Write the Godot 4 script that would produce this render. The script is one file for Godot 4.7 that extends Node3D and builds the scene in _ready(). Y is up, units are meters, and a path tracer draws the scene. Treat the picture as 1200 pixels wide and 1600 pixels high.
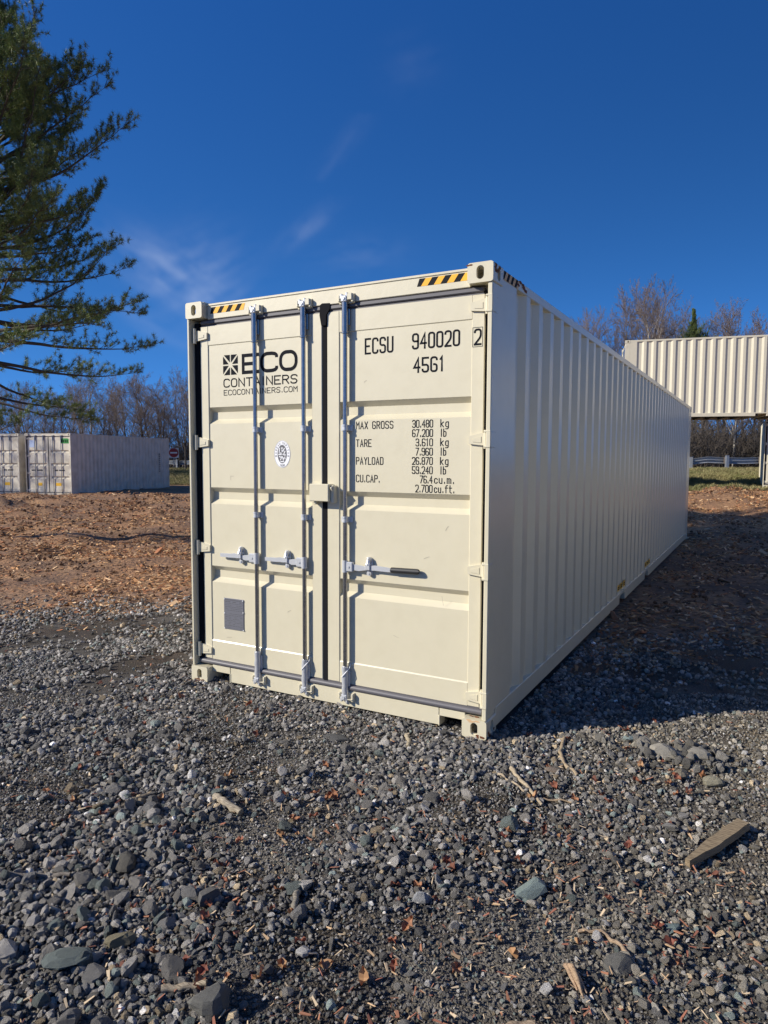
extends Node3D
# A cream shipping container on a gravel yard. y up, metres; the container's door end lies in z = 0, its left side in x = 0.

const CW := 2.438
const SUN := Vector3(-0.678, 0.47, 0.565)
const EYE := Vector3(3.8764, 1.73, 3.9503)
const YAW := 0.500733

var rng := RandomNumberGenerator.new()
var n1 := FastNoiseLite.new()
var n2 := FastNoiseLite.new()
var mats := {}
var taken := {}
var right_dir := Vector3(cos(YAW), 0, -sin(YAW))
var fwd_dir := Vector3(-sin(YAW), 0, -cos(YAW))


# ------------------------------------------------------------------ mesh builder
class M:
	var v := PackedVector3Array()
	var n := PackedVector3Array()
	var c := PackedColorArray()
	var idx := PackedInt32Array()
	var xf := Transform3D.IDENTITY
	var col := Color.WHITE
	var colored := false

	func put(p: Vector3, nn: Vector3) -> int:
		v.append(xf * p)
		n.append((xf.basis * nn).normalized())
		if colored:
			c.append(col)
		return v.size() - 1

	func tri(a: Vector3, b: Vector3, d: Vector3) -> void:
		var nn := (b - a).cross(d - a).normalized()
		var i := put(a, nn)
		put(b, nn)
		put(d, nn)
		idx.append_array([i, i + 2, i + 1])

	func quad(a: Vector3, b: Vector3, d: Vector3, e: Vector3) -> void:
		var nn := (d - a).cross(e - b).normalized()
		var i := put(a, nn)
		put(b, nn)
		put(d, nn)
		put(e, nn)
		idx.append_array([i, i + 2, i + 1, i, i + 3, i + 2])

	func box(lo: Vector3, hi: Vector3, ch := 0.0) -> void:
		var a := [lo, hi]
		if ch <= 0.0:
			var p := func(i, j, k): return Vector3(a[i].x, a[j].y, a[k].z)
			quad(p.call(0, 0, 1), p.call(1, 0, 1), p.call(1, 1, 1), p.call(0, 1, 1))
			quad(p.call(1, 0, 0), p.call(0, 0, 0), p.call(0, 1, 0), p.call(1, 1, 0))
			quad(p.call(1, 0, 1), p.call(1, 0, 0), p.call(1, 1, 0), p.call(1, 1, 1))
			quad(p.call(0, 0, 0), p.call(0, 0, 1), p.call(0, 1, 1), p.call(0, 1, 0))
			quad(p.call(0, 1, 1), p.call(1, 1, 1), p.call(1, 1, 0), p.call(0, 1, 0))
			quad(p.call(0, 0, 0), p.call(1, 0, 0), p.call(1, 0, 1), p.call(0, 0, 1))
			return
		var cc := (lo + hi) * 0.5
		var h := (hi - lo) * 0.5
		ch = minf(ch, minf(h.x, minf(h.y, h.z)) * 0.9)
		for ax in 3:
			for s in [-1.0, 1.0]:
				var u := (ax + 1) % 3
				var w := (ax + 2) % 3
				var q := []
				for k in [[-1, -1], [1, -1], [1, 1], [-1, 1]]:
					var t := Vector3.ZERO
					t[ax] = s * h[ax]
					t[u] = k[0] * (h[u] - ch)
					t[w] = k[1] * (h[w] - ch)
					q.append(cc + t)
				if s > 0:
					quad(q[0], q[1], q[2], q[3])
				else:
					quad(q[3], q[2], q[1], q[0])
		for ax in 3:   # edges along ax
			var u := (ax + 1) % 3
			var w := (ax + 2) % 3
			for su in [-1.0, 1.0]:
				for sw in [-1.0, 1.0]:
					var pa := Vector3.ZERO
					pa[u] = su * h[u]
					pa[w] = sw * (h[w] - ch)
					var pb := Vector3.ZERO
					pb[u] = su * (h[u] - ch)
					pb[w] = sw * h[w]
					var e := Vector3.ZERO
					e[ax] = h[ax] - ch
					if su * sw > 0:
						_edge(cc, pa, pb, e)
					else:
						_edge(cc, pb, pa, e)
		for sx in [-1.0, 1.0]:
			for sy in [-1.0, 1.0]:
				for sz in [-1.0, 1.0]:
					var a0 := cc + Vector3(sx * h.x, sy * (h.y - ch), sz * (h.z - ch))
					var a1 := cc + Vector3(sx * (h.x - ch), sy * h.y, sz * (h.z - ch))
					var a2 := cc + Vector3(sx * (h.x - ch), sy * (h.y - ch), sz * h.z)
					if sx * sy * sz > 0:
						tri(a0, a1, a2)
					else:
						tri(a0, a2, a1)

	func _edge(cc: Vector3, pa: Vector3, pb: Vector3, e: Vector3) -> void:
		quad(cc + pa - e, cc + pb - e, cc + pb + e, cc + pa + e)

	func tube(pts: Array, rads: Array, sides: int, cap := true) -> void:
		var k := pts.size()
		var prev := Vector3.ZERO
		var base := v.size()
		for i in k:
			var d: Vector3
			if i == 0:
				d = pts[1] - pts[0]
			elif i == k - 1:
				d = pts[k - 1] - pts[k - 2]
			else:
				d = pts[i + 1] - pts[i - 1]
			d = d.normalized()
			if i == 0:
				prev = d.cross(Vector3(0.13, 0.97, 0.21) if absf(d.y) < 0.9 else Vector3(0.96, 0.1, 0.25)).normalized()
			var s := (prev - d * prev.dot(d)).normalized()
			prev = s
			var t := d.cross(s)
			for j in sides:
				var a := TAU * j / sides
				var nn := s * cos(a) + t * sin(a)
				put(pts[i] + nn * rads[i], nn)
		for i in k - 1:
			for j in sides:
				var a := base + i * sides + j
				var b := base + i * sides + (j + 1) % sides
				idx.append_array([a, a + sides, b, b, a + sides, b + sides])
		if cap:
			for e in [0, k - 1]:
				var d2: Vector3 = (pts[1] - pts[0]) if e == 0 else (pts[k - 1] - pts[k - 2])
				d2 = d2.normalized() * (-1.0 if e == 0 else 1.0)
				var b0 := v.size()
				for j in sides:
					v.append(v[base + e * sides + j])
					n.append((xf.basis * d2).normalized())
					if colored:
						c.append(col)
				for j in range(1, sides - 1):
					if e == 0:
						idx.append_array([b0, b0 + j, b0 + j + 1])
					else:
						idx.append_array([b0, b0 + j + 1, b0 + j])

	func prism(poly: PackedVector2Array, z0: float, z1: float) -> void:   # poly counter-clockwise in xy, z1 > z0
		var t := Geometry2D.triangulate_polygon(poly)
		for i in range(0, t.size(), 3):
			var a := poly[t[i]]
			var b := poly[t[i + 1]]
			var d := poly[t[i + 2]]
			if (b - a).cross(d - a) < 0:
				var s := b
				b = d
				d = s
			tri(Vector3(a.x, a.y, z1), Vector3(b.x, b.y, z1), Vector3(d.x, d.y, z1))
			tri(Vector3(a.x, a.y, z0), Vector3(d.x, d.y, z0), Vector3(b.x, b.y, z0))
		for i in poly.size():
			var a := poly[i]
			var b := poly[(i + 1) % poly.size()]
			quad(Vector3(a.x, a.y, z0), Vector3(b.x, b.y, z0), Vector3(b.x, b.y, z1), Vector3(a.x, a.y, z1))

	func holed(w: float, h: float, r: float, hw: float, hh: float, t: float) -> void:   # plate centred in xy, z from -t to 0, with a long hole
		var k := 48
		var o := []
		var q := []
		for i in k:
			var a := TAU * (i + 0.5) / k
			var d := Vector2(cos(a), sin(a))
			o.append(_rr(d, w * 0.5, h * 0.5, r))
			q.append(_rr(d, hw, hh, minf(hw, hh) * 0.98))
		for i in k:
			var j := (i + 1) % k
			quad(Vector3(q[i].x, q[i].y, 0), Vector3(o[i].x, o[i].y, 0), Vector3(o[j].x, o[j].y, 0), Vector3(q[j].x, q[j].y, 0))
			quad(Vector3(o[i].x, o[i].y, -t), Vector3(q[i].x, q[i].y, -t), Vector3(q[j].x, q[j].y, -t), Vector3(o[j].x, o[j].y, -t))
			quad(Vector3(o[i].x, o[i].y, -t), Vector3(o[j].x, o[j].y, -t), Vector3(o[j].x, o[j].y, 0), Vector3(o[i].x, o[i].y, 0))
			quad(Vector3(q[j].x, q[j].y, -t), Vector3(q[i].x, q[i].y, -t), Vector3(q[i].x, q[i].y, 0), Vector3(q[j].x, q[j].y, 0))

	func _rr(d: Vector2, w: float, h: float, r: float) -> Vector2:   # ray from the centre to a rounded rectangle
		var t := minf(w / maxf(absf(d.x), 1e-6), h / maxf(absf(d.y), 1e-6))
		var p := d * t
		var cx := w - r
		var cy := h - r
		if absf(p.x) > cx and absf(p.y) > cy:
			var cen := Vector2(cx * signf(p.x), cy * signf(p.y))
			var b := d.dot(cen)
			var disc := b * b - cen.length_squared() + r * r
			if disc > 0:
				return d * (b + sqrt(disc))
		return p

	func build() -> ArrayMesh:
		var arr := []
		arr.resize(Mesh.ARRAY_MAX)
		arr[Mesh.ARRAY_VERTEX] = v
		arr[Mesh.ARRAY_NORMAL] = n
		if colored:
			arr[Mesh.ARRAY_COLOR] = c
		arr[Mesh.ARRAY_INDEX] = idx
		var m := ArrayMesh.new()
		m.add_surface_from_arrays(Mesh.PRIMITIVE_TRIANGLES, arr)
		return m


# ------------------------------------------------------------------ scene helpers
func lin(r: float, g: float, b: float) -> Color:
	return Color(r, g, b).linear_to_srgb()


func add(parent: Node, called: String, m, mat: Material) -> MeshInstance3D:
	var o := MeshInstance3D.new()
	o.name = called
	o.mesh = m.build() if m is M else m
	o.material_override = mat
	if parent == self:
		o.name = numbered(called)
	parent.add_child(o, true)
	return o


func numbered(called: String) -> String:
	var k: int = taken.get(called, -1) + 1
	taken[called] = k
	return called if k == 0 else "%s_%03d" % [called, k]


func tag(o: Node, label: String, category := "", group := "", kind := "") -> void:
	if label:
		o.set_meta("label", label)
	if category:
		o.set_meta("category", category)
	if group:
		o.set_meta("group", group)
	if kind:
		o.set_meta("kind", kind)


func base(called: String, at: Vector3, turn := 0.0) -> Node3D:
	var o := Node3D.new()
	o.name = numbered(called)
	add_child(o)
	o.position = at
	o.rotation.y = turn
	return o


func copy(o: Node3D, called: String) -> Node3D:
	var r: Node3D = o.duplicate()
	r.name = numbered(called)
	add_child(r)
	return r


func cw(x: float, d: float, h := 0.0) -> Vector3:   # a point x metres right of and d metres ahead of the place the photographer stood
	var p := EYE + right_dir * x + fwd_dir * d
	return Vector3(p.x, h, p.z)


func on_ground(x: float, z: float, lift := 0.0) -> Vector3:
	return Vector3(x, height(x, z) + lift, z)


# ------------------------------------------------------------------ terrain
# heaps of earth: across, ahead, height, half-widths
const MOUNDS := [[-10.4, 28.0, 0.24, 1.6, 0.5], [-8.9, 26.6, 0.26, 1.0, 0.45], [-14.2, 24.5, 0.40, 1.1, 0.7], [-12.2, 25.5, 0.22, 1.6, 0.5], [-13.6, 21.0, 0.20, 0.9, 0.5], [-6.4, 12.6, 0.10, 0.5, 0.3], [-3.9, 10.4, 0.09, 0.7, 0.25], [10.6, 22.5, 0.16, 0.8, 0.5], [11.8, 24.0, 0.2, 0.6, 0.6], [-4.3, 8.4, 0.05, 1.3, 0.10], [-2.6, 8.9, 0.05, 0.8, 0.10], [-5.6, 11.4, 0.08, 1.7, 0.16], [-3.2, 13.4, 0.09, 1.4, 0.2], [-8.4, 16.5, 0.12, 2.0, 0.25], [-5.0, 18.5, 0.12, 1.8, 0.3], [-10.5, 21.5, 0.16, 2.4, 0.3], [-7.5, 24.5, 0.18, 1.8, 0.4]]
func height(x: float, z: float) -> float:
	var rel := Vector3(x - EYE.x, 0, z - EYE.z)
	var cx := rel.dot(right_dir)
	var d := rel.dot(fwd_dir)
	var side := smoothstep(-7.0, 3.0, cx)
	var hr := 0.66 * smoothstep(14.5, 25.5, d) + 0.53 * smoothstep(26.0, 36.0, d)
	var hl := 0.08 * smoothstep(14.0, 28.0, d) + 0.8 * smoothstep(42.0, 56.0, d)
	var h := lerpf(hl, hr, side)
	# the low bank to the right of the door end
	h += 0.13 * smoothstep(3.0, 4.3, x) * exp(-pow((z + 0.75) / 0.65, 2.0))
	h += 0.03 * smoothstep(2.7, 3.3, x) * exp(-pow((z + 0.2) / 0.35, 2.0))
	var near := smoothstep(0.05, 0.8, _from_container(x, z))
	var far := smoothstep(7.0, 16.0, d) * (1.0 - smoothstep(30.0, 45.0, d))
	h += near * (n1.get_noise_2d(x * 55.0, z * 55.0) * 0.034 + n1.get_noise_2d(x * 150.0, z * 150.0 + 90.0) * 0.020)
	h += far * near * (n2.get_noise_2d(x * 18.0, z * 18.0) * 0.17 + n2.get_noise_2d(x * 55.0, z * 55.0) * 0.06)
	for q in MOUNDS:
		var r2: float = (pow(cx - q[0], 2.0) / (q[3] * q[3]) + pow(d - q[1], 2.0) / (q[4] * q[4]))
		if r2 < 6.0:
			h += q[2] * exp(-r2) * (1.0 + 0.7 * n2.get_noise_2d(x * 90.0, z * 90.0))
	return h - 0.012


func _from_container(x: float, z: float) -> float:
	var dx := maxf(maxf(-x, x - CW), 0.0)
	var dz := maxf(maxf(z, -12.65 - z), 0.0)
	return sqrt(dx * dx + dz * dz)


func gravel_edge(x: float) -> float:   # gravel lies where z is larger than this
	var p := [[-14.0, 7.0], [-7.0, 2.3], [-3.48, -0.62], [-2.0, -2.05], [2.5, -2.4], [3.96, -3.5], [6.0, -5.6], [12.0, -8.0]]
	for i in p.size() - 1:
		if x < p[i + 1][0]:
			return lerpf(p[i][1], p[i + 1][1], (x - p[i][0]) / (p[i + 1][0] - p[i][0])) + n2.get_noise_2d(x * 45.0, 7.0) * 0.9 + n2.get_noise_2d(x * 190.0, 31.0) * 0.35
	return -8.0


# ------------------------------------------------------------------ materials
func noise_tex(freq: float, ramp: Array, oct := 4, sz := 512, sd := 1, kind := FastNoiseLite.TYPE_SIMPLEX_SMOOTH) -> NoiseTexture2D:
	var f := FastNoiseLite.new()
	f.noise_type = kind
	f.seed = sd
	f.frequency = freq
	f.fractal_octaves = oct
	var t := NoiseTexture2D.new()
	t.width = sz
	t.height = sz
	t.seamless = true
	t.noise = f
	if ramp.size():
		var g := Gradient.new()
		g.offsets = PackedFloat32Array(ramp.map(func(r): return r[0]))
		g.colors = PackedColorArray(ramp.map(func(r): return r[1]))
		t.color_ramp = g
	return t


func mat(called: String, col: Color, rough := 0.6, metal := 0.0) -> StandardMaterial3D:
	var m := StandardMaterial3D.new()
	m.resource_name = called
	m.albedo_color = col
	m.roughness = rough
	m.metallic = metal
	mats[called] = m
	return m


func tri_tex(m: StandardMaterial3D, tex: Texture2D, scale: float, world := false) -> void:
	m.albedo_texture = tex
	m.uv1_triplanar = true
	m.uv1_world_triplanar = world
	m.uv1_scale = Vector3.ONE * scale


func make_materials() -> void:
	var paint_grain := noise_tex(0.012, [[0.0, Color(0.978, 0.976, 0.97)], [0.5, Color(0.992, 0.992, 0.99)], [1.0, Color(1, 1, 1)]], 5, 512, 3)
	var paint_bump := noise_tex(0.03, [], 4, 512, 5)
	for p in [["cream", lin(0.655, 0.598, 0.438), 0.36], ["worn_cream", lin(0.70, 0.645, 0.53), 0.55], ["pale_cream", lin(0.65, 0.595, 0.46), 0.42]]:
		var m := mat(p[0], p[1], p[2])
		tri_tex(m, paint_grain, 0.9)
		m.heightmap_enabled = true
		m.heightmap_texture = paint_bump
		m.heightmap_scale = 0.03
	var dirty := noise_tex(0.008, [[0.0, Color(0.90, 0.885, 0.86)], [0.45, Color(0.97, 0.965, 0.955)], [0.7, Color(1, 1, 1)]], 3, 512, 8)
	mats.cream.clearcoat_enabled = true
	mats.cream.clearcoat = 0.6
	mats.cream.clearcoat_roughness = 0.22
	mats.worn_cream.albedo_texture = dirty
	mats.worn_cream.heightmap_enabled = false
	mats.worn_cream.uv1_scale = Vector3.ONE * 0.4
	mat("rubber", lin(0.016, 0.016, 0.018), 0.9)
	mats.rubber.metallic_specular = 0.15
	mat("grey_rubber", lin(0.11, 0.105, 0.115), 0.5)
	var st := mat("steel", lin(0.42, 0.42, 0.42), 0.22, 0.9)
	tri_tex(st, noise_tex(0.03, [[0.0, Color(0.84, 0.845, 0.86)], [0.5, Color(0.92, 0.92, 0.93)], [1.0, Color(1, 1, 1)]], 3, 256, 12), 2.5)
	mat("zinc", lin(0.62, 0.63, 0.64), 0.32, 0.35)
	mat("galvanised", lin(0.42, 0.44, 0.47), 0.45, 0.5)
	mat("ink", lin(0.012, 0.013, 0.017), 0.8)
	mats.ink.metallic_specular = 0.2
	mat("scuff", lin(0.36, 0.32, 0.25), 0.7)
	mat("grey_ink", lin(0.11, 0.11, 0.12), 0.5)
	mat("hazard_yellow", lin(0.88, 0.43, 0.01), 0.6)
	mat("hazard_black", lin(0.012, 0.012, 0.015), 0.7)
	mats.hazard_black.metallic_specular = 0.25
	mat("label_yellow", lin(0.85, 0.48, 0.02), 0.5)
	mat("label_green", lin(0.03, 0.30, 0.05), 0.5)
	mat("label_blue", lin(0.45, 0.55, 0.75), 0.5)
	mat("sticker_white", lin(0.82, 0.82, 0.84), 0.4)
	mat("plate_grey", lin(0.22, 0.22, 0.245), 0.35, 0.4)
	mat("grip_black", lin(0.02, 0.02, 0.022), 0.55)
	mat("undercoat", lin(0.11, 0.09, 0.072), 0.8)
	mat("plastic", lin(0.55, 0.56, 0.58), 0.25, 0.3)
	var ru := mat("rust", lin(0.27, 0.10, 0.035), 0.85)
	tri_tex(ru, noise_tex(0.05, [[0.0, Color(0.45, 0.35, 0.3)], [1.0, Color(1, 1, 1)]], 4, 256, 14), 8.0)
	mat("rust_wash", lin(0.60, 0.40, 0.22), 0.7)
	mat("sign_red", lin(0.35, 0.03, 0.04), 0.5)
	# ground
	var soil := mat("soil", Color.WHITE, 0.95)
	soil.vertex_color_use_as_albedo = true
	tri_tex(soil, noise_tex(0.02, [[0.15, Color(0.66, 0.64, 0.62)], [0.45, Color(0.92, 0.92, 0.92)], [0.8, Color(1, 1, 1)]], 6, 1024, 21), 0.35, true)
	soil.heightmap_enabled = true
	soil.heightmap_texture = noise_tex(0.03, [], 6, 1024, 22)
	soil.heightmap_scale = 2.5
	var gr := mat("gravel_bed", Color.WHITE, 0.95)
	gr.vertex_color_use_as_albedo = true
	tri_tex(gr, noise_tex(0.06, [[0.2, Color(0.6, 0.59, 0.57)], [0.55, Color(0.9, 0.89, 0.87)], [0.8, Color(1.0, 0.98, 0.95)]], 5, 1024, 23), 1.1, true)
	gr.heightmap_enabled = true
	gr.heightmap_texture = noise_tex(0.11, [], 4, 1024, 24, FastNoiseLite.TYPE_CELLULAR)
	gr.heightmap_scale = 1.6
	var stn := mat("stone", Color.WHITE, 0.82)
	stn.vertex_color_use_as_albedo = true
	tri_tex(stn, noise_tex(0.035, [[0.2, Color(0.60, 0.58, 0.55)], [0.5, Color(0.92, 0.915, 0.90)], [0.8, Color(1, 1, 1)]], 5, 512, 25), 3.0)
	stn.heightmap_enabled = true
	stn.heightmap_texture = noise_tex(0.07, [], 4, 512, 26)
	stn.heightmap_scale = 1.0
	var bst := mat("big_stone", Color.WHITE, 0.85)
	bst.vertex_color_use_as_albedo = true
	tri_tex(bst, noise_tex(0.03, [[0.2, Color(0.66, 0.64, 0.61)], [0.5, Color(0.92, 0.915, 0.90)], [0.8, Color(1, 1, 1)]], 6, 512, 27), 1.4)
	bst.heightmap_enabled = true
	bst.heightmap_texture = stn.heightmap_texture
	bst.heightmap_scale = 0.35
	var wd := mat("chip_wood", Color.WHITE, 0.85)
	wd.vertex_color_use_as_albedo = true
	var wood := mat("weathered_wood", Color.WHITE, 0.85)
	wood.vertex_color_use_as_albedo = true
	var wt := noise_tex(0.02, [[0.2, Color(0.55, 0.52, 0.5)], [0.6, Color(1, 1, 1)]], 5, 512, 28)
	tri_tex(wood, wt, 4.0)
	wood.uv1_scale = Vector3(1.5, 22.0, 22.0)
	var lf := mat("leaf", Color.WHITE, 0.7)
	lf.vertex_color_use_as_albedo = true
	lf.backlight_enabled = true
	lf.backlight = lin(0.2, 0.08, 0.03)
	var grass := mat("grass_blade", Color.WHITE, 0.8)
	grass.vertex_color_use_as_albedo = true
	var bark := mat("bark", lin(0.19, 0.16, 0.14), 0.9)
	tri_tex(bark, noise_tex(0.04, [[0.0, Color(0.5, 0.5, 0.5)], [1.0, Color(1, 1, 1)]], 4, 256, 31), 1.0)
	mat("twig", lin(0.175, 0.135, 0.115), 0.9)
	mat("pale_bark", lin(0.38, 0.35, 0.31), 0.9)
	mat("brush_twig", lin(0.085, 0.07, 0.058), 0.95)
	mat("pine_bark", lin(0.07, 0.055, 0.045), 0.95)
	var nd := mat("needle", Color.WHITE, 0.55)
	nd.vertex_color_use_as_albedo = true
	nd.backlight_enabled = true
	nd.backlight = lin(0.16, 0.22, 0.05)
	var asph := mat("asphalt", lin(0.055, 0.055, 0.057), 0.9)
	tri_tex(asph, noise_tex(0.1, [[0.0, Color(0.7, 0.7, 0.7)], [1.0, Color(1, 1, 1)]], 4, 256, 33), 0.7, true)


# ------------------------------------------------------------------ lettering
const GLYPHS := {
	"A": "00 26 40|12 32", "B": "00 06|~06 46 43 03|~03 43 40 00", "C": "~41 40 00 06 46 45", "D": "00 06|~06 46 40 00", "E": "40 00 06 46|03 33", "G": "~45 46 06 00 40 43 23",
	"I": "20 26", "L": "06 00 40", "M": "00 06 23 46 40", "N": "00 06 40 46", "O": "~26 46 40 00 06 26", "P": "00 06|~06 46 43 03", "R": "00 06|~06 46 43 03|23 40",
	"S": "~01 00 40 43 03 06 46 45", "T": "06 46|20 26", "U": "~06 00 40 46", "V": "06 20 46", "X": "00 46|06 40", "Y": "06 23 46|23 20",
	"0": "~26 46 40 00 06 26", "1": "20 26 15", "2": "~05 06 46 43 00|00 40", "3": "~05 06 46 43 13|~13 43 40 00 01", "4": "30 36 02 42", "5": "46 06 03|~03 43 40 00 01",
	"6": "~45 46 06 00 40 43 03", "7": "06 46 10", "8": "~26 46 43 03 06 26|~23 43 40 00 03 23", "9": "~01 00 40 46 06 03 43", ".": "20 21",
	"k": "00 06|02 34|12 30", "g": "~34 04 00 30|~34 3b 0b", "l": "20 26", "b": "06 00|~00 30 34 04", "c": "~33 34 04 00 30 31", "u": "~04 00 30|34 30",
	"m": "00 04|~04 24 20|~24 44 40", "f": "~36 16 10|04 34", "t": "~16 10 30|04 34",
}
const NARROW := {"I": 1.6, "1": 3.0, ".": 1.4, "l": 1.6, "k": 3.4, "g": 3.0, "b": 3.0, "c": 3.0, "u": 3.0, "f": 3.0, "t": 3.0, "L": 3.6}


func stroke(m: M, p: PackedVector2Array, hw: float, z: float) -> void:
	var k := p.size()
	var l := PackedVector2Array()
	var r := PackedVector2Array()
	var closed := p[0].distance_to(p[k - 1]) < 1e-5
	for i in k:
		var a: Vector2 = (p[i] - p[i - 1]) if i > 0 else ((p[k - 1] - p[k - 2]) if closed else (p[1] - p[0]))
		var b: Vector2 = (p[i + 1] - p[i]) if i < k - 1 else ((p[1] - p[0]) if closed else (p[k - 1] - p[k - 2]))
		a = a.normalized()
		b = b.normalized()
		var nn := Vector2(-a.y, a.x) + Vector2(-b.y, b.x)
		nn = nn.normalized() if nn.length() > 0.05 else Vector2(-a.y, a.x)
		var s := hw / clampf(nn.dot(Vector2(-a.y, a.x)), 0.45, 1.0)
		var q := p[i]
		if not closed and i == 0:
			q -= a * hw * 0.85
		if not closed and i == k - 1:
			q += a * hw * 0.85
		l.append(q + nn * s)
		r.append(q - nn * s)
	for i in k - 1:
		m.quad(Vector3(r[i].x, r[i].y, z), Vector3(r[i + 1].x, r[i + 1].y, z), Vector3(l[i + 1].x, l[i + 1].y, z), Vector3(l[i].x, l[i].y, z))


func glyph(m: M, ch: String, at: Vector2, w: float, h: float, hw: float, soft := 2, ex := Vector2.RIGHT) -> void:
	var ey := Vector2(-ex.y, ex.x)
	var z := 0.0
	for part in GLYPHS[ch].split("|"):
		var round_it: bool = part.begins_with("~")
		var pts := PackedVector2Array()
		for tok in part.trim_prefix("~").split(" "):
			var yv := -1.6 if tok[1] == "b" else float(tok[1])
			pts.append(Vector2(float(tok[0]) / 4.0 * w, yv / 6.0 * h))
		if round_it:
			for it in soft:
				var q := PackedVector2Array()
				var closed := pts[0].distance_to(pts[-1]) < 1e-5
				q.append(pts[0])
				for i in range(1, pts.size() - 1):
					var lim: float = w * [0.22, 0.09, 0.04][it]
					var a := pts[i - 1] - pts[i]
					var b := pts[i + 1] - pts[i]
					q.append(pts[i] + a.normalized() * minf(lim, a.length() * 0.5))
					q.append(pts[i] + b.normalized() * minf(lim, b.length() * 0.5))
				q.append(pts[-1])
				pts = q
		var out := PackedVector2Array()
		for p in pts:
			if out.size() == 0 or out[-1].distance_to(at + ex * p.x + ey * p.y) > 1e-6:
				out.append(at + ex * p.x + ey * p.y)
		stroke(m, out, hw, z)
		z += 0.00006


func text(s: String, x: float, y: float, h: float, w: float, gap: float, hw: float, x_end := NAN, soft := 2) -> M:   # baseline at (x, y); x_end stretches it to end there
	var adv := 0.0
	for ch in s:
		adv += (w * (NARROW.get(ch, 4.0) / 4.0) if ch != " " else w * 0.7) + gap
	adv -= gap
	var k := 1.0 if is_nan(x_end) else (x_end - x) / adv
	var m := M.new()
	var cx := x
	for ch in s:
		if ch == " ":
			cx += (w * 0.7 + gap) * k
			continue
		var f: float = NARROW.get(ch, 4.0) / 4.0
		var shift := -w * k * 0.5 * (1.0 - f) if ch in "1.lI" else 0.0
		glyph(m, ch, Vector2(cx + shift, y), w * k, h, hw, soft)
		cx += (w * f + gap) * k
	return m


# ------------------------------------------------------------------ container
func casting(m: M, cx: float, cy: float, cz: float, sx: float, sz: float, sy: float) -> void:
	# hollow corner casting; (cx, cy, cz) its outer corner, sx / sy / sz point inwards
	var w := 0.162
	var h := 0.118
	var d := 0.178
	var t := 0.026
	var keep := m.xf
	var mid := Vector3(cx + sx * w * 0.5, cy + sy * h * 0.5, cz + sz * d * 0.5)
	# end faces
	m.xf = keep * Transform3D(Basis.IDENTITY if sz < 0 else Basis(Vector3.UP, PI), Vector3(mid.x, mid.y, cz))
	m.holed(w, h, 0.014, 0.0235, 0.0395, t)
	# outer side face
	m.xf = keep * Transform3D(Basis(Vector3.UP, PI / 2 if sx < 0 else -PI / 2), Vector3(cx, mid.y, mid.z + sz * t * 0.5))
	m.holed(d - t, h - 0.02, 0.002, 0.0255, 0.0395, t)
	# inner faces
	m.xf = keep
	var xi := cx + sx * w
	m.box(Vector3(minf(xi, xi - sx * t), mid.y - h * 0.5 + 0.001, mid.z - d * 0.5 + (t if sz > 0 else 0.0)), Vector3(maxf(xi, xi - sx * t), mid.y + h * 0.5 - 0.001, mid.z + d * 0.5 - (t if sz < 0 else 0.0)))
	var zi := cz + sz * d
	m.box(Vector3(mid.x - w * 0.5 + t, mid.y - h * 0.5 + 0.001, minf(zi, zi - sz * t)), Vector3(mid.x + w * 0.5 - t, mid.y + h * 0.5 - 0.001, maxf(zi, zi - sz * t)))
	# top and bottom faces
	m.xf = keep * Transform3D(Basis(Vector3.RIGHT, PI / 2 * (1.0 if sy > 0 else -1.0)), Vector3(mid.x, cy, mid.z))
	m.holed(w - 0.02, d - 0.02, 0.002, 0.031, 0.055, t)
	m.xf = keep
	var yi := cy + sy * h
	m.box(Vector3(mid.x - w * 0.5 + t, minf(yi, yi - sy * t), mid.z - d * 0.5 + t), Vector3(mid.x + w * 0.5 - t, maxf(yi, yi - sy * t), mid.z + d * 0.5 - t))
	# rounded long edges
	var r := 0.0125
	for ex in [-1.0, 1.0]:
		for ey in [-1.0, 1.0]:
			var px: float = mid.x + ex * (w * 0.5 - r)
			var py: float = mid.y + ey * (h * 0.5 - r)
			m.tube([Vector3(px, py, cz + sz * 0.02), Vector3(px, py, cz + sz * d)], [r, r], 12)


func corrugated(L: float, y0: float, y1: float, x_out: float, sgn: float, pitch: float, z_first: float, depth: float, z_a: float, z_b: float) -> M:
	# wall from z = -z_a to -z_b; sgn 1: faces +x
	var m := M.new()
	var prof := []
	var z := z_a
	prof.append(Vector2(z, 0.0))
	var s := pitch * 0.225
	var f := pitch * 0.275
	var zz := z_first
	while zz + pitch < z_b - 0.1:
		prof.append(Vector2(zz, 0.0))
		prof.append(Vector2(zz + s, depth))
		prof.append(Vector2(zz + s + f, depth))
		prof.append(Vector2(zz + s + f + s, 0.0))
		zz += pitch
	prof.append(Vector2(z_b, 0.0))
	for i in prof.size() - 1:
		var a: Vector2 = prof[i]
		var b: Vector2 = prof[i + 1]
		var p0 := Vector3(x_out - sgn * a.y, y0, -a.x)
		var p1 := Vector3(x_out - sgn * b.y, y0, -b.x)
		var u := Vector3(0, y1 - y0, 0)
		if sgn > 0:
			m.quad(p0, p1, p1 + u, p0 + u)
		else:
			m.quad(p1, p0, p0 + u, p1 + u)
	return m


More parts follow.
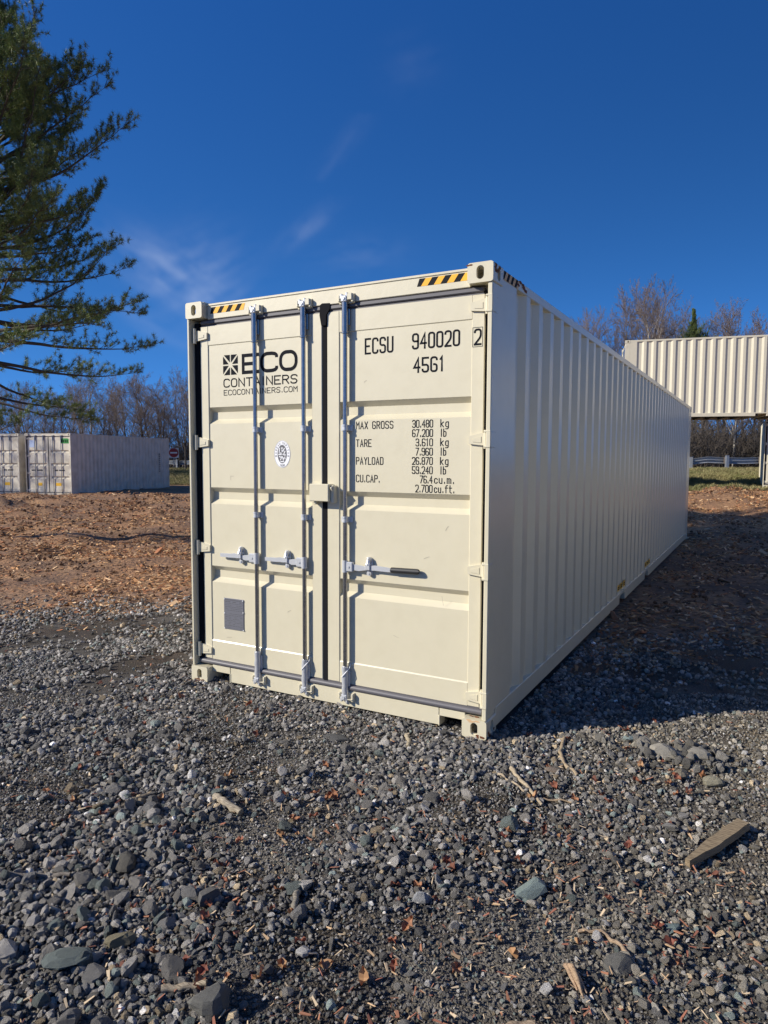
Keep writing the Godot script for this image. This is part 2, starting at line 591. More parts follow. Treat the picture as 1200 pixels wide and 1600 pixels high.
func hazard(m_y: M, m_b: M, x0: float, x1: float, y0: float, y1: float, z: float, count: int) -> void:
	var h := y1 - y0
	var step := (x1 - x0) / count
	for i in count:
		for k in 2:
			var m: M = m_y if k == 1 else m_b
			var a := x0 + step * (i + 0.5 * k)
			var lo := [a - h * 0.35, a + step * 0.5 - h * 0.35]
			var hi := [a + h * 0.35, a + step * 0.5 + h * 0.35]
			var pts := []
			for q in [Vector2(lo[0], y0), Vector2(lo[1], y0), Vector2(hi[1], y1), Vector2(hi[0], y1)]:
				pts.append(Vector3(clampf(q.x, x0, x1), q.y, z))
			m.quad(pts[0], pts[1], pts[2], pts[3])


func blob(m: M, at: Vector3, u: Vector3, w: Vector3, ru: float, rw: float) -> void:
	var k := 14
	var ring := []
	for i in k:
		var a := TAU * i / k
		var r := rng.randf_range(0.55, 1.1)
		ring.append(at + u * cos(a) * ru * r + w * sin(a) * rw * r)
	for i in k:
		m.tri(at, ring[i], ring[(i + 1) % k])


func ellipse(m: M, c: Vector3, rx: float, ry: float, k := 40) -> void:
	for i in k:
		var a := TAU * i / k
		var b := TAU * (i + 1) / k
		m.tri(c, c + Vector3(cos(a) * rx, sin(a) * ry, 0), c + Vector3(cos(b) * rx, sin(b) * ry, 0))


const DZ := -0.066   # the face of the door frames
const RZ := -0.041   # the axis of the lock rods


func make_door(root: Node3D, x0: float, x1: float, right: bool, H: float, paint: Material, rods: Array, fine: bool) -> MeshInstance3D:
	var top := H - 0.172
	var bot := 0.175
	var pa := x0 + (0.080 if not right else 0.099)
	var pb := x1 - (0.086 if not right else 0.083)
	var m := M.new()
	m.box(Vector3(x0, bot, DZ - 0.05), Vector3(pa, top, DZ), 0.004)
	m.box(Vector3(pb, bot, DZ - 0.05), Vector3(x1, top, DZ), 0.004)
	var k := (H - 0.3) / 2.596
	var prof := [Vector2(top, 0.0)]
	prof.append_array([Vector2(top - 0.140, 0.0), Vector2(top - 0.146, -0.005)])
	for y in [2.118, 1.512, 0.908]:
		var yy: float = 0.175 + (y - 0.175) * k
		prof.append_array([Vector2(yy, -0.005), Vector2(yy - 0.036, -0.043), Vector2(yy - 0.090, -0.043), Vector2(yy - 0.118, -0.014), Vector2(yy - 0.126, -0.005)])
	prof.append_array([Vector2(0.328, -0.005), Vector2(0.320, 0.0), Vector2(bot, 0.0)])
	for i in prof.size() - 1:
		var a: Vector2 = prof[i]
		var b: Vector2 = prof[i + 1]
		m.quad(Vector3(pa, b.x, DZ - 0.0015 + b.y), Vector3(pb, b.x, DZ - 0.0015 + b.y), Vector3(pb, a.x, DZ - 0.0015 + a.y), Vector3(pa, a.x, DZ - 0.0015 + a.y))
	m.box(Vector3(x0 + 0.01, bot, DZ - 0.09), Vector3(x1 - 0.01, top, DZ - 0.052))
	var door := add(root, "right_door" if right else "left_door", m, paint)
	# hinges
	for y in [2.655, 1.853, 1.046, 0.245]:
		var yy: float = 0.175 + (y - 0.175) * k
		var hm := M.new()
		var s := 1.0 if right else -1.0
		var hx := CW * 0.5
		hm.xf = Transform3D(Basis.IDENTITY, Vector3(hx, yy, 0)) if right else Transform3D(Basis(Vector3.UP, 0).scaled(Vector3(1, 1, 1)), Vector3(hx, yy, 0))
		var poly := PackedVector2Array()
		for q in [Vector2(1.058, -0.026), Vector2(1.145, -0.036), Vector2(1.166, -0.036), Vector2(1.166, 0.04), Vector2(1.145, 0.04), Vector2(1.058, 0.02)]:
			poly.append(Vector2(q.x * s, q.y))
		if not right:
			poly.reverse()
		hm.prism(poly, DZ - 0.004, DZ + 0.016)
		poly = PackedVector2Array()
		for q in [Vector2(1.085, -0.014), Vector2(1.14, -0.02), Vector2(1.14, 0.018), Vector2(1.085, 0.006)]:
			poly.append(Vector2(q.x * s, q.y))
		if not right:
			poly.reverse()
		hm.prism(poly, DZ + 0.016, DZ + 0.019)
		var lo := Vector3(1.160 if right else -1.181, -0.04, DZ - 0.004)
		hm.box(lo, lo + Vector3(0.021, 0.082, 0.036), 0.004)
		hm.tube([Vector3(s * 1.172, -0.056, DZ + 0.022), Vector3(s * 1.172, 0.056, DZ + 0.022)], [0.0135, 0.0135], 12)
		# the lug on the corner post
		for dy in ([-0.052, 0.04] if right else []):
			hm.box(Vector3(1.172 if right else -1.216, dy, -0.10), Vector3(1.216 if right else -1.172, dy + 0.013, -0.004), 0.003)
		if right:
			hm.box(Vector3(1.186, -0.05, -0.075), Vector3(1.2175, 0.05, -0.0045), 0.004)
		else:
			hm.box(Vector3(-1.2175, -0.05, -0.075), Vector3(-1.196, 0.05, -0.012), 0.004)
		add(door, "hinge", hm, paint)
	# gasket round the door
	var g := M.new()
	g.box(Vector3(x0 - 0.016, bot - 0.02, DZ - 0.06), Vector3(x0 + 0.006, top + 0.02, DZ - 0.012))
	g.box(Vector3(x1 - 0.006, bot - 0.02, DZ - 0.06), Vector3(x1 + 0.016, top + 0.02, DZ - 0.012))
	if right:
		g.box(Vector3(x1 + 0.004, bot + 0.02, DZ - 0.03), Vector3(x1 + 0.03, top - 0.01, DZ - 0.02))
	else:
		g.box(Vector3(x0 - 0.056, bot - 0.02, DZ - 0.08), Vector3(x0 - 0.01, top + 0.03, DZ + 0.004), 0.006)
	add(door, "gasket", g, mats.rubber)
	# lock rods
	for rx in rods:
		make_rod(door, rx, H, k, fine)
	return door


func make_rod(door: Node3D, x: float, H: float, k: float, fine: bool) -> void:
	var yt := H - 0.118
	var m := M.new()
	m.tube([Vector3(x, 0.10, RZ), Vector3(x, yt, RZ)], [0.0152, 0.0152], 14)
	add(door, "lock_rod", m, mats.steel)
	m = M.new()
	m.tube([Vector3(x, yt - 0.20, RZ), Vector3(x, yt - 0.195, RZ), Vector3(x, yt - 0.015, RZ), Vector3(x, yt, RZ)], [0.0185, 0.0225, 0.0225, 0.0185], 14)
	m.tube([Vector3(x, yt - 0.213, RZ), Vector3(x, yt - 0.205, RZ)], [0.025, 0.025], 14)
	m.box(Vector3(x + 0.004, yt - 0.16, DZ), Vector3(x + 0.03, yt - 0.05, RZ - 0.008), 0.003)
	add(door, "rod_sleeve", m, mats.steel)
	# cam and its keeper on the header
	for e in 2:
		var y := yt + 0.012 if e == 0 else 0.088
		var s := 1.0 if e == 0 else -1.0
		m = M.new()
		m.box(Vector3(x - 0.022, y - 0.022, RZ - 0.014), Vector3(x + 0.024, y + 0.022, RZ + 0.024), 0.006)
		m.box(Vector3(x - 0.034, y + (0.0 if e == 0 else -0.034), RZ - 0.012), Vector3(x - 0.014, y + (0.034 if e == 0 else 0.0), RZ + 0.016), 0.004)
		m.box(Vector3(x + 0.012, y + (0.008 if e == 0 else -0.038), RZ - 0.012), Vector3(x + 0.03, y + (0.038 if e == 0 else -0.008), RZ + 0.020), 0.004)
		m.tube([Vector3(x, y, RZ), Vector3(x, y, RZ + 0.029)], [0.011, 0.011], 10)
		add(door, "cam", m, mats.zinc)
		m = M.new()
		m.box(Vector3(x + 0.026, y - 0.012, -0.060), Vector3(x + 0.064, y + 0.020 * s + 0.012, RZ + 0.020), 0.004)
		m.box(Vector3(x + 0.052, y - 0.026, -0.060), Vector3(x + 0.07, y + 0.03, RZ + 0.012), 0.004)
		m.box(Vector3(x - 0.05, y - 0.018, -0.060), Vector3(x - 0.036, y + 0.026, RZ + 0.012), 0.004)
		m.box(Vector3(x - 0.052, y - 0.03, -0.0605), Vector3(x + 0.07, y + 0.034, -0.050), 0.003)
		add(door, "cam_keeper", m, mats.cream)
	# guides
	for y in [1.94, 1.32]:
		var yy: float = 0.175 + (y - 0.175) * k
		m = M.new()
		for dy in [-0.018, 0.012]:
			m.tube([Vector3(x, yy + dy, RZ), Vector3(x, yy + dy + 0.010, RZ)], [0.0225, 0.0225], 14)
		m.tube([Vector3(x, yy - 0.010, RZ), Vector3(x, yy + 0.012, RZ)], [0.0195, 0.0195], 14)
		m.box(Vector3(x - 0.02, yy - 0.016, DZ - 0.006), Vector3(x + 0.02, yy + 0.016, RZ - 0.008), 0.003)
		m.box(Vector3(x - 0.045, yy - 0.02, DZ - 0.006), Vector3(x + 0.045, yy + 0.02, DZ + 0.003), 0.002)
		add(door, "rod_guide", m, mats.zinc)
	if not fine:
		return
	# the wrapped foot of the rod
	m = M.new()
	var pts := []
	var rad := []
	for i in 10:
		pts.append(Vector3(x + 0.0015 * sin(i * 2.3), 0.105 + i * 0.022, RZ))
		rad.append(0.0235 + 0.0022 * sin(i * 1.7 + x * 9.0))
	m.tube(pts, rad, 14)
	m.box(Vector3(x + 0.004, 0.16, DZ), Vector3(x + 0.03, 0.27, RZ - 0.008), 0.003)
	add(door, "rod_sleeve", m, mats.plastic)
	if x > 1.0:
		m = M.new()
		m.tube([Vector3(x - 0.026, 0.225, RZ + 0.006), Vector3(x - 0.008, 0.235, RZ + 0.026), Vector3(x + 0.014, 0.262, RZ + 0.024), Vector3(x + 0.034, 0.295, RZ - 0.004), Vector3(x + 0.03, 0.32, RZ - 0.02)], [0.003, 0.0035, 0.0035, 0.003, 0.002], 6)
		add(door, "cable_tie", m, mats.sticker_white)


func make_handle(door: Node3D, x: float, y: float, s: float, reach: float, catch_at: float, grip: bool) -> void:
	# s: 1 reaches to the right of its rod, -1 to the left
	var m := M.new()
	m.xf = Transform3D(Basis.IDENTITY, Vector3(x, y, 0))
	var lo := minf(0.0, s * 0.065)
	m.box(Vector3(lo, -0.033, RZ - 0.012), Vector3(lo + 0.065, 0.033, RZ + 0.014), 0.005)
	m.tube([Vector3(0, -0.04, RZ), Vector3(0, 0.04, RZ)], [0.0215, 0.0215], 14)
	m.tube([Vector3(s * 0.035, 0, RZ - 0.02), Vector3(s * 0.035, 0, RZ + 0.018)], [0.008, 0.008], 8)
	var zf := RZ - 0.004
	var path := [[0.06, 0.0, 0.020], [0.11, -0.004, 0.020], [catch_at - 0.03, -0.002, 0.014], [catch_at + 0.05, 0.006, 0.017], [reach - 0.10 if not grip else 0.33, 0.002, 0.015], [reach - 0.005 if not grip else 0.36, 0.002, 0.013]]
	for i in path.size() - 1:
		var a: Array = path[i]
		var b: Array = path[i + 1]
		var p := PackedVector2Array([Vector2(s * a[0], a[1] - a[2]), Vector2(s * b[0], b[1] - b[2]), Vector2(s * b[0], b[1] + b[2]), Vector2(s * a[0], a[1] + a[2])])
		if s < 0:
			p.reverse()
		m.prism(p, zf - 0.006, zf + 0.006)
	var h := add(door, "handle", m, mats.zinc)
	if grip:
		m = M.new()
		m.xf = Transform3D(Basis.IDENTITY, Vector3(x, y, 0))
		m.tube([Vector3(0.352, 0.002, zf), Vector3(0.357, 0.002, zf), Vector3(0.545, 0.006, zf), Vector3(0.556, 0.006, zf), Vector3(0.56, 0.006, zf)], [0.014, 0.0185, 0.0185, 0.015, 0.006], 14)
		add(door, "handle_grip", m, mats.grip_black)
	# the catch that holds the handle
	m = M.new()
	m.xf = Transform3D(Basis.IDENTITY, Vector3(x + s * catch_at, y, 0))
	m.box(Vector3(-0.024, -0.05, DZ - 0.004), Vector3(0.024, 0.062, DZ + 0.004), 0.003)
	m.box(Vector3(-0.02, 0.018, DZ), Vector3(0.02, 0.034, zf + 0.006), 0.004)
	m.box(Vector3(-0.018, -0.012, zf + 0.008), Vector3(0.020, 0.036, zf + 0.016), 0.004)
	m.tube([Vector3(0, 0.058, DZ), Vector3(0, 0.058, zf - 0.006), Vector3(0, 0.05, zf + 0.004)], [0.018, 0.018, 0.012], 14)
	m.tube([Vector3(0, 0.02, zf + 0.010), Vector3(0, 0.05, zf - 0.004)], [0.014, 0.016], 12)
	m.tube([Vector3(0.002, -0.036, DZ), Vector3(0.002, -0.036, zf - 0.004)], [0.020, 0.017], 14)
	m.tube([Vector3(0.002, -0.036, zf - 0.004), Vector3(0.002, -0.036, zf)], [0.009, 0.008], 10)
	add(door, "handle_catch", m, mats.zinc)


func make_container(called: String, L: float, H: float, pitch: float, z_first: float, paint: Material, rods_l: Array, rods_r: Array, fine: bool) -> Node3D:
	var root := base(called, Vector3.ZERO)
	var m: M
	for e in [[0.0, 0.0, -1.0], [0.0, -L, 1.0]]:
		for sx in [1.0, -1.0]:
			for sy in [1.0, -1.0]:
				m = M.new()
				casting(m, 0.0 if sx > 0 else CW, 0.0 if sy > 0 else H, e[1], sx, e[2], sy)
				var label: String = "corner_casting"
				add(root, label, m, paint)
	for sx in [1.0, -1.0]:
		for e in 2:
			m = M.new()
			var px := func(a: float): return a if sx > 0 else CW - a
			if e == 0:
				for b in [[0.0045, 0.026 if sx > 0 else 0.034, -0.16, -0.0085], [0.02, 0.10, -0.16, -0.118]]:
					m.box(Vector3(minf(px.call(b[0]), px.call(b[1])), 0.118, b[2]), Vector3(maxf(px.call(b[0]), px.call(b[1])), H - 0.118, b[3]), 0.004)
			else:
				m.box(Vector3(minf(px.call(0.0045), px.call(0.15)), 0.118, -L + 0.006), Vector3(maxf(px.call(0.0045), px.call(0.15)), H - 0.118, -L + 0.15), 0.006)
			add(root, "corner_post", m, paint)
		# rails
		m = M.new()
		var x0 := 0.004 if sx > 0 else CW - 0.064
		m.box(Vector3(x0, H - 0.072, -L + 0.178), Vector3(x0 + 0.06, H - 0.006, -0.178), 0.006)
		add(root, "top_rail", m, paint)
		m = M.new()
		x0 = 0.003 if sx > 0 else CW - 0.053
		var cuts := []
		if L > 11.0:
			cuts = [[0.178, L * 0.5 - 1.24 - 0.36], [L * 0.5 - 1.24, L * 0.5 + 0.66], [L * 0.5 + 1.02, L - 0.178]]
			if fine:
				cuts = [[0.178, 4.50], [4.86, 6.48], [6.84, L - 0.178]]
		else:
			cuts = [[0.178, L * 0.5 - L * 0.2], [L * 0.5 - L * 0.14, L * 0.5 + L * 0.14], [L * 0.5 + L * 0.2, L - 0.178]]
		for q in cuts:
			m.box(Vector3(x0, 0.03, -q[1]), Vector3(x0 + 0.05, 0.158, -q[0]), 0.004)
		for i in 2:
			m.box(Vector3(x0, 0.125, -cuts[i + 1][0]), Vector3(x0 + 0.05, 0.158, -cuts[i][1]))
		add(root, "bottom_rail", m, paint)
		if sx > 0:
			for i in 2:
				m = M.new()
				var za: float = cuts[i][1]
				var zb: float = cuts[i + 1][0]
				m.box(Vector3(0.055, 0.118, -zb), Vector3(CW - 0.055, 0.124, -za))
				m.box(Vector3(0.055, 0.03, -za), Vector3(CW - 0.055, 0.124, -za + 0.006))
				m.box(Vector3(0.055, 0.03, -zb - 0.006), Vector3(CW - 0.055, 0.124, -zb))
				add(root, "fork_pocket", m, paint)
		m = corrugated(L, 0.15, H - 0.066, CW - 0.006 if sx < 0 else 0.006, -sx, pitch, z_first, 0.036, 0.155, L - 0.145)
		add(root, "side_wall", m, paint)
	# end wall, roof, underside
	m = M.new()
	for i in 8:
		var xa := 0.15 + i * (CW - 0.3) / 8.0
		m.box(Vector3(xa + 0.02, 0.1, -L + 0.02), Vector3(xa + 0.16, H - 0.06, -L + 0.05), 0.01)
	m.box(Vector3(0.14, 0.02, -L + 0.05), Vector3(CW - 0.14, H - 0.02, -L + 0.07))
	add(root, "end_wall", m, paint)
	m = M.new()
	m.box(Vector3(0.05, H - 0.03, -L + 0.1), Vector3(CW - 0.05, H - 0.012, -0.05), 0.004)
	var z := -0.4
	while z > -L + 0.4:
		m.box(Vector3(0.12, H - 0.014, z - 0.10), Vector3(CW - 0.12, H - 0.002, z), 0.006)
		z -= 0.21
	add(root, "roof", m, paint)
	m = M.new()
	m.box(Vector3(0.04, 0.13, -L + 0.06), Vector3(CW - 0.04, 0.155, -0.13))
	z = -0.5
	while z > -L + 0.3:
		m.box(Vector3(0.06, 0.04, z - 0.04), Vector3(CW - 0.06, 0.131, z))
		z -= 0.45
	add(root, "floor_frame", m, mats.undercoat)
	# door end: header, sill
	m = M.new()
	m.box(Vector3(0.164, H - 0.126, -0.11), Vector3(CW - 0.164, H - 0.012, -0.056), 0.004)
	m.box(Vector3(0.10, H - 0.03, -0.16), Vector3(CW - 0.10, H - 0.008, -0.10), 0.002)
	add(root, "door_header", m, paint)
	m = M.new()
	m.box(Vector3(0.345, 0.016, -0.14), Vector3(CW - 0.345, 0.130, -0.059), 0.003)
	m.box(Vector3(0.164, 0.078, -0.14), Vector3(0.342, 0.130, -0.059), 0.003)
	m.box(Vector3(CW - 0.342, 0.078, -0.14), Vector3(CW - 0.164, 0.130, -0.059), 0.003)
	m.box(Vector3(0.338, 0.012, -0.14), Vector3(0.348, 0.082, -0.055), 0.002)
	m.box(Vector3(CW - 0.348, 0.012, -0.14), Vector3(CW - 0.338, 0.082, -0.055), 0.002)
	add(root, "door_sill", m, paint)
	var dl := make_door(root, 0.080, 1.189, false, H, paint, rods_l, fine)
	var dr := make_door(root, 1.231, CW - 0.072, true, H, paint, rods_r, fine)
	# seals across both doors
	m = M.new()
	m.box(Vector3(0.09, H - 0.160, DZ - 0.06), Vector3(CW - 0.08, H - 0.127, DZ + 0.006), 0.008)
	m.box(Vector3(0.09, H - 0.176, DZ - 0.06), Vector3(CW - 0.08, H - 0.162, DZ - 0.004), 0.003)
	add(root, "top_seal", m, mats.grey_rubber)
	m = M.new()
	m.tube([Vector3(0.05, 0.151, DZ + 0.004), Vector3(CW - 0.05, 0.151, DZ + 0.004)], [0.019, 0.019], 14)
	m.box(Vector3(0.05, 0.132, DZ - 0.06), Vector3(CW - 0.05, 0.176, DZ - 0.004))
	add(root, "bottom_seal", m, mats.grey_rubber)
	m = M.new()
	m.box(Vector3(1.187, 0.16, DZ - 0.05), Vector3(1.233, H - 0.15, DZ - 0.002), 0.006)
	if fine:
		m.prism(PackedVector2Array([Vector2(1.192, H - 0.26), Vector2(1.228, H - 0.26), Vector2(1.232, H - 0.19), Vector2(1.262, H - 0.15), Vector2(1.262, H - 0.116), Vector2(1.20, H - 0.112), Vector2(1.182, H - 0.122), Vector2(1.178, H - 0.19)]), DZ - 0.02, DZ + 0.012)
	add(root, "centre_seal", m, mats.rubber)
	root.set_meta("doors", [dl, dr])
	return root


func main_container() -> void:
	var H := 2.896
	var L := 12.65
	var root := make_container("shipping_container", L, H, 0.300, 0.46, mats.cream, [0.625, 1.052], [1.391], true)
	tag(root, "long new cream shipping container on the gravel with closed doors and three lock rods", "shipping container")
	var dl: Node3D = root.get_node("left_door")
	var dr: Node3D = root.get_node("right_door")
	make_handle(dl, 0.625, 1.0, -1.0, 0.355, 0.160, false)
	make_handle(dl, 1.052, 1.0, -1.0, 0.355, 0.160, false)
	make_handle(dr, 1.391, 1.0, 1.0, 0.56, 0.180, true)
	# lock box
	var m := M.new()
	m.box(Vector3(1.125, 1.44, DZ), Vector3(1.285, 1.560, 0.004), 0.005)
	m.box(Vector3(1.108, 1.425, DZ - 0.004), Vector3(1.19, 1.572, DZ + 0.006), 0.002)
	m.box(Vector3(1.285, 1.43, DZ - 0.002), Vector3(1.31, 1.55, DZ + 0.045), 0.004)
	m.tube([Vector3(1.300, 1.505, DZ + 0.04), Vector3(1.300, 1.535, DZ + 0.06), Vector3(1.300, 1.55, DZ + 0.03)], [0.006, 0.006, 0.006], 8)
	m.box(Vector3(1.14, 1.416, DZ), Vector3(1.165, 1.44, -0.03), 0.004)
	add(root, "lock_box", m, mats.cream)
	# hazard tape
	for q in [[0.196, 0.530, H - 0.086, H - 0.040, 4], [1.915, 2.268, H - 0.083, H - 0.036, 4]]:
		var y := M.new()
		var b := M.new()
		hazard(y, b, q[0], q[1], q[2], q[3], -0.0548, q[4])
		add(root.get_node("door_header"), "hazard_stripe", y, mats.hazard_yellow)
		add(root.get_node("door_header"), "hazard_stripe", b, mats.hazard_black)
	var ys := M.new()
	var bs := M.new()
	ys.xf = Transform3D(Basis(Vector3.UP, PI / 2), Vector3(CW - 0.004 + 0.0012, 0, 0))
	bs.xf = ys.xf
	hazard(ys, bs, 0.186, 0.50, H - 0.066, H - 0.012, 0.0, 4)
	var rail: Node3D = root.get_node("top_rail2") if root.has_node("top_rail2") else root.get_node("top_rail")
	add(rail, "hazard_stripe", ys, mats.rust_wash)
	add(rail, "hazard_stripe", bs, mats.hazard_black)
	# lettering, left door
	var pz := DZ - 0.0065 + 0.0012
	var put := func(d: Node3D, t: M, mt: String, zz := NAN):
		var o := add(d, "lettering", t, mats[mt])
		o.position.z = pz if is_nan(zz) else zz
		return o
	var e := M.new()
	var c := Vector2(0.371, 2.425)
	var hs := 0.0735
	var gp := 0.0055
	for qx in [-1.0, 1.0]:
		for qy in [-1.0, 1.0]:
			for k in 2:
				var a := Vector2(gp * 1.4, gp) if k == 0 else Vector2(gp, gp * 1.4)
				var tr := [Vector2(gp + 0.012, gp), Vector2(hs, gp), Vector2(hs, hs - gp * 1.5)] if k == 0 else [Vector2(gp, gp + 0.012), Vector2(hs - gp * 1.5, hs), Vector2(gp, hs)]
				var p := []
				for t in tr:
					p.append(Vector3(c.x + t.x * qx * 0.96, c.y + t.y * qy, 0))
				if qx * qy > 0:
					e.tri(p[0], p[1], p[2])
				else:
					e.tri(p[0], p[2], p[1])
	var emblem := add(dl, "logo_emblem", e, mats.ink)
	emblem.position.z = pz
	put.call(dl, text("ECO", 0.492, 2.362, 0.122, 0.138, 0.036, 0.0125, 0.968, 3), "ink")
	put.call(dl, text("CONTAINERS", 0.306, 2.264, 0.057, 0.050, 0.020, 0.0046, 0.974, 2), "ink")
	put.call(dl, text("ECOCONTAINERS.COM", 0.306, 2.204, 0.036, 0.030, 0.0125, 0.0025, 0.976, 2), "ink")
	# lettering, right door
	put.call(dr, text("ECSU", 1.531, 2.427, 0.094, 0.036, 0.020, 0.0061, 1.734), "ink")
	put.call(dr, text("940020", 1.880, 2.434, 0.090, 0.036, 0.019, 0.0061, 2.198), "ink")
	put.call(dr, text("45G1", 1.890, 2.285, 0.086, 0.036, 0.019, 0.0061, 2.098), "ink")
	put.call(dr, text("2", 2.303, 2.428, 0.088, 0.038, 0.02, 0.0061, 2.341), "ink", DZ + 0.0012)
	var fr := M.new()
	for s in [[Vector2(2.289, 2.414), Vector2(2.353, 2.414)], [Vector2(2.353, 2.414), Vector2(2.353, 2.529)], [Vector2(2.353, 2.529), Vector2(2.289, 2.529)], [Vector2(2.289, 2.529), Vector2(2.289, 2.414)]]:
		stroke(fr, PackedVector2Array(s), 0.0012, 0.0)
	put.call(dr, fr, "ink", DZ + 0.0016)
	var yy := 1.935
	var rows := [["MAX GROSS", "30.480", "kg"], ["", "67.200", "lb"], ["TARE", "3.610", "kg"], ["", "7.960", "lb"], ["PAYLOAD", "26.870", "kg"], ["", "59.240", "lb"], ["CU.CAP.", "76.4", "cu.m."], ["", "2.700", "cu.ft."]]
	var widths := {"MAX GROSS": 0.278, "TARE": 0.115, "PAYLOAD": 0.205, "CU.CAP.": 0.180}
	for i in 8:
		var r: Array = rows[i]
		var y0: float = yy - i * 0.0592
		if r[0]:
			put.call(dr, text(r[0], 1.461, y0 - 0.002, 0.046, 0.020, 0.011, 0.0029, 1.461 + widths[r[0]]), "ink")
		var nw: float = {"30.480": 0.142, "67.200": 0.142, "3.610": 0.117, "7.960": 0.117, "26.870": 0.142, "59.240": 0.142, "76.4": 0.085, "2.700": 0.117}[r[1]]
		var xr := 2.024
		put.call(dr, text(r[1], xr - nw, y0, 0.045, 0.020, 0.009, 0.0029, xr), "ink")
		var ux: float = 2.080 if i < 6 else 2.040
		var uw: float = {"kg": 0.052, "lb": 0.036, "cu.m.": 0.135, "cu.ft.": 0.137}[r[2]]
		put.call(dr, text(r[2], ux, y0, 0.046, 0.020, 0.011, 0.0029, ux + uw), "ink")
	# oval inspection sticker
	var sx := 0.842
	var sy := 1.765
	m = M.new()
	ellipse(m, Vector3(sx, sy, 0), 0.072, 0.098)
	var stick := add(dl, "oval_sticker", m, mats.sticker_white)
	stick.position.z = pz
	m = M.new()
	ellipse(m, Vector3(sx, sy, 0), 0.041, 0.066)
	put.call(dl, m, "grey_ink", pz + 0.0006)
	m = M.new()
	var ring := PackedVector2Array()
	for i in 49:
		ring.append(Vector2(sx + cos(TAU * i / 48) * 0.069, sy + sin(TAU * i / 48) * 0.095))
	stroke(m, ring, 0.0008, 0.0)
	put.call(dl, m, "grey_ink", pz + 0.0006)
	m = M.new()
	var word := "BUREAU VERITAS"
	for i in word.length():
		if word[i] == " ":
			continue
		var a := PI * (1.10 - 1.20 * (i + 0.5) / word.length())
		var dirv := Vector2(cos(a), sin(a))
		var ex := Vector2(dirv.y, -dirv.x)
		glyph(m, word[i], Vector2(sx + dirv.x * 0.049, sy + dirv.y * 0.073) - ex * 0.004, 0.008, 0.0125, 0.0011, 1, ex)
	put.call(dl, m, "grey_ink", pz + 0.0007)
	m = M.new()
	for i in 4:
		var a := -PI * 0.5 + (i - 1.5) * 0.17
		var dirv := Vector2(cos(a), sin(a))
		glyph(m, "1828"[i], Vector2(sx + dirv.x * 0.064, sy + dirv.y * 0.088) - Vector2(0.004, 0), 0.008, 0.0125, 0.0011, 1)
	put.call(dl, m, "grey_ink", pz + 0.0007)
	m = M.new()
	for s in [[0.0, 0.036, 0.0, -0.012], [0.0, 0.006, -0.027, 0.008], [0.0, 0.010, 0.02, 0.040], [-0.026, 0.010, -0.022, 0.042], [0.0, -0.012, -0.014, -0.042], [0.0, -0.012, 0.012, -0.044], [0.026, 0.020, 0.014, 0.0], [-0.03, -0.004, 0.030, -0.004], [-0.024, -0.018, -0.012, -0.022], [0.026, -0.02, 0.014, -0.03], [-0.012, -0.054, 0.014, -0.054], [0.026, -0.006, 0.026, -0.034]]:
		stroke(m, PackedVector2Array([Vector2(sx + s[0], sy + s[1]), Vector2(sx + s[2], sy + s[3])]), 0.0036, 0.0)
	ellipse(m, Vector3(sx - 0.001, sy + 0.04, 0), 0.007, 0.008, 12)
	put.call(dl, m, "sticker_white", pz + 0.0013)
	# data plate
	m = M.new()
	m.box(Vector3(0.280, 0.428, DZ - 0.008), Vector3(0.474, 0.668, DZ - 0.001), 0.002)
	var plate := add(dl, "data_plate", m, mats.plate_grey)
	m = M.new()
	for i in 17:
		var ly := 0.655 - i * 0.0132
		var lx := 0.292
		if i == 7:
			continue
		while lx < 0.452:
			var lw := rng.randf_range(0.008, 0.03)
			if rng.randf() < 0.75:
				stroke(m, PackedVector2Array([Vector2(lx, ly), Vector2(minf(lx + lw, 0.462), ly)]), 0.0016 if i > 1 else 0.0028, DZ - 0.0002)
			lx += lw + 0.007
	add(dl, "plate_print", m, mats.grey_ink).set_meta("kind", "stuff")
	m = M.new()
	for p in [Vector2(0.286, 0.660), Vector2(0.468, 0.660), Vector2(0.470, 0.57), Vector2(0.470, 0.434), Vector2(0.286, 0.434), Vector2(0.286, 0.55)]:
		m = M.new()
		m.tube([Vector3(p.x, p.y, DZ - 0.002), Vector3(p.x, p.y, DZ + 0.003)], [0.005, 0.004], 8)
		add(dl, "rivet", m, mats.sticker_white)
	# scuffs
	m = M.new()
	for q in [[1.97, 1.09, 0.04, 0.016, 0.0009], [2.10, 0.86, 0.012, -0.06, 0.001], [1.52, 2.24, 0.02, 0.012, 0.001], [0.36, 1.60, 0.03, 0.0, 0.0012], [0.36, 1.57, 0.0, 0.03, 0.0010], [0.30, 0.36, 0.05, 0.006, 0.0010], [1.75, 0.56, 0.04, -0.012, 0.0010], [2.12, 1.28, 0.02, 0.03, 0.0010], [0.88, 0.62, 0.03, 0.016, 0.0012]]:
		stroke(m, PackedVector2Array([Vector2(q[0], q[1]), Vector2(q[0] + q[2] * 0.5, q[1] + q[3] * 0.6), Vector2(q[0] + q[2], q[1] + q[3])]), q[4], 0.0)
	var scuff := add(root, "scuff_marks", m, mats.scuff)
	scuff.position.z = pz
	scuff.set_meta("kind", "stuff")
	# vents and labels on the side
	var wall: Node3D = root.get_node("side_wall2") if root.has_node("side_wall2") else root.get_node("side_wall")
	for zz in [-0.70, -3.99, -7.89]:
		m = M.new()
		m.xf = Transform3D(Basis.IDENTITY, Vector3(CW - 0.042, 2.66, zz))
		m.box(Vector3(0, -0.10, -0.028), Vector3(0.030, 0.10, 0.028), 0.012)
		add(root, "vent", m, mats.cream)
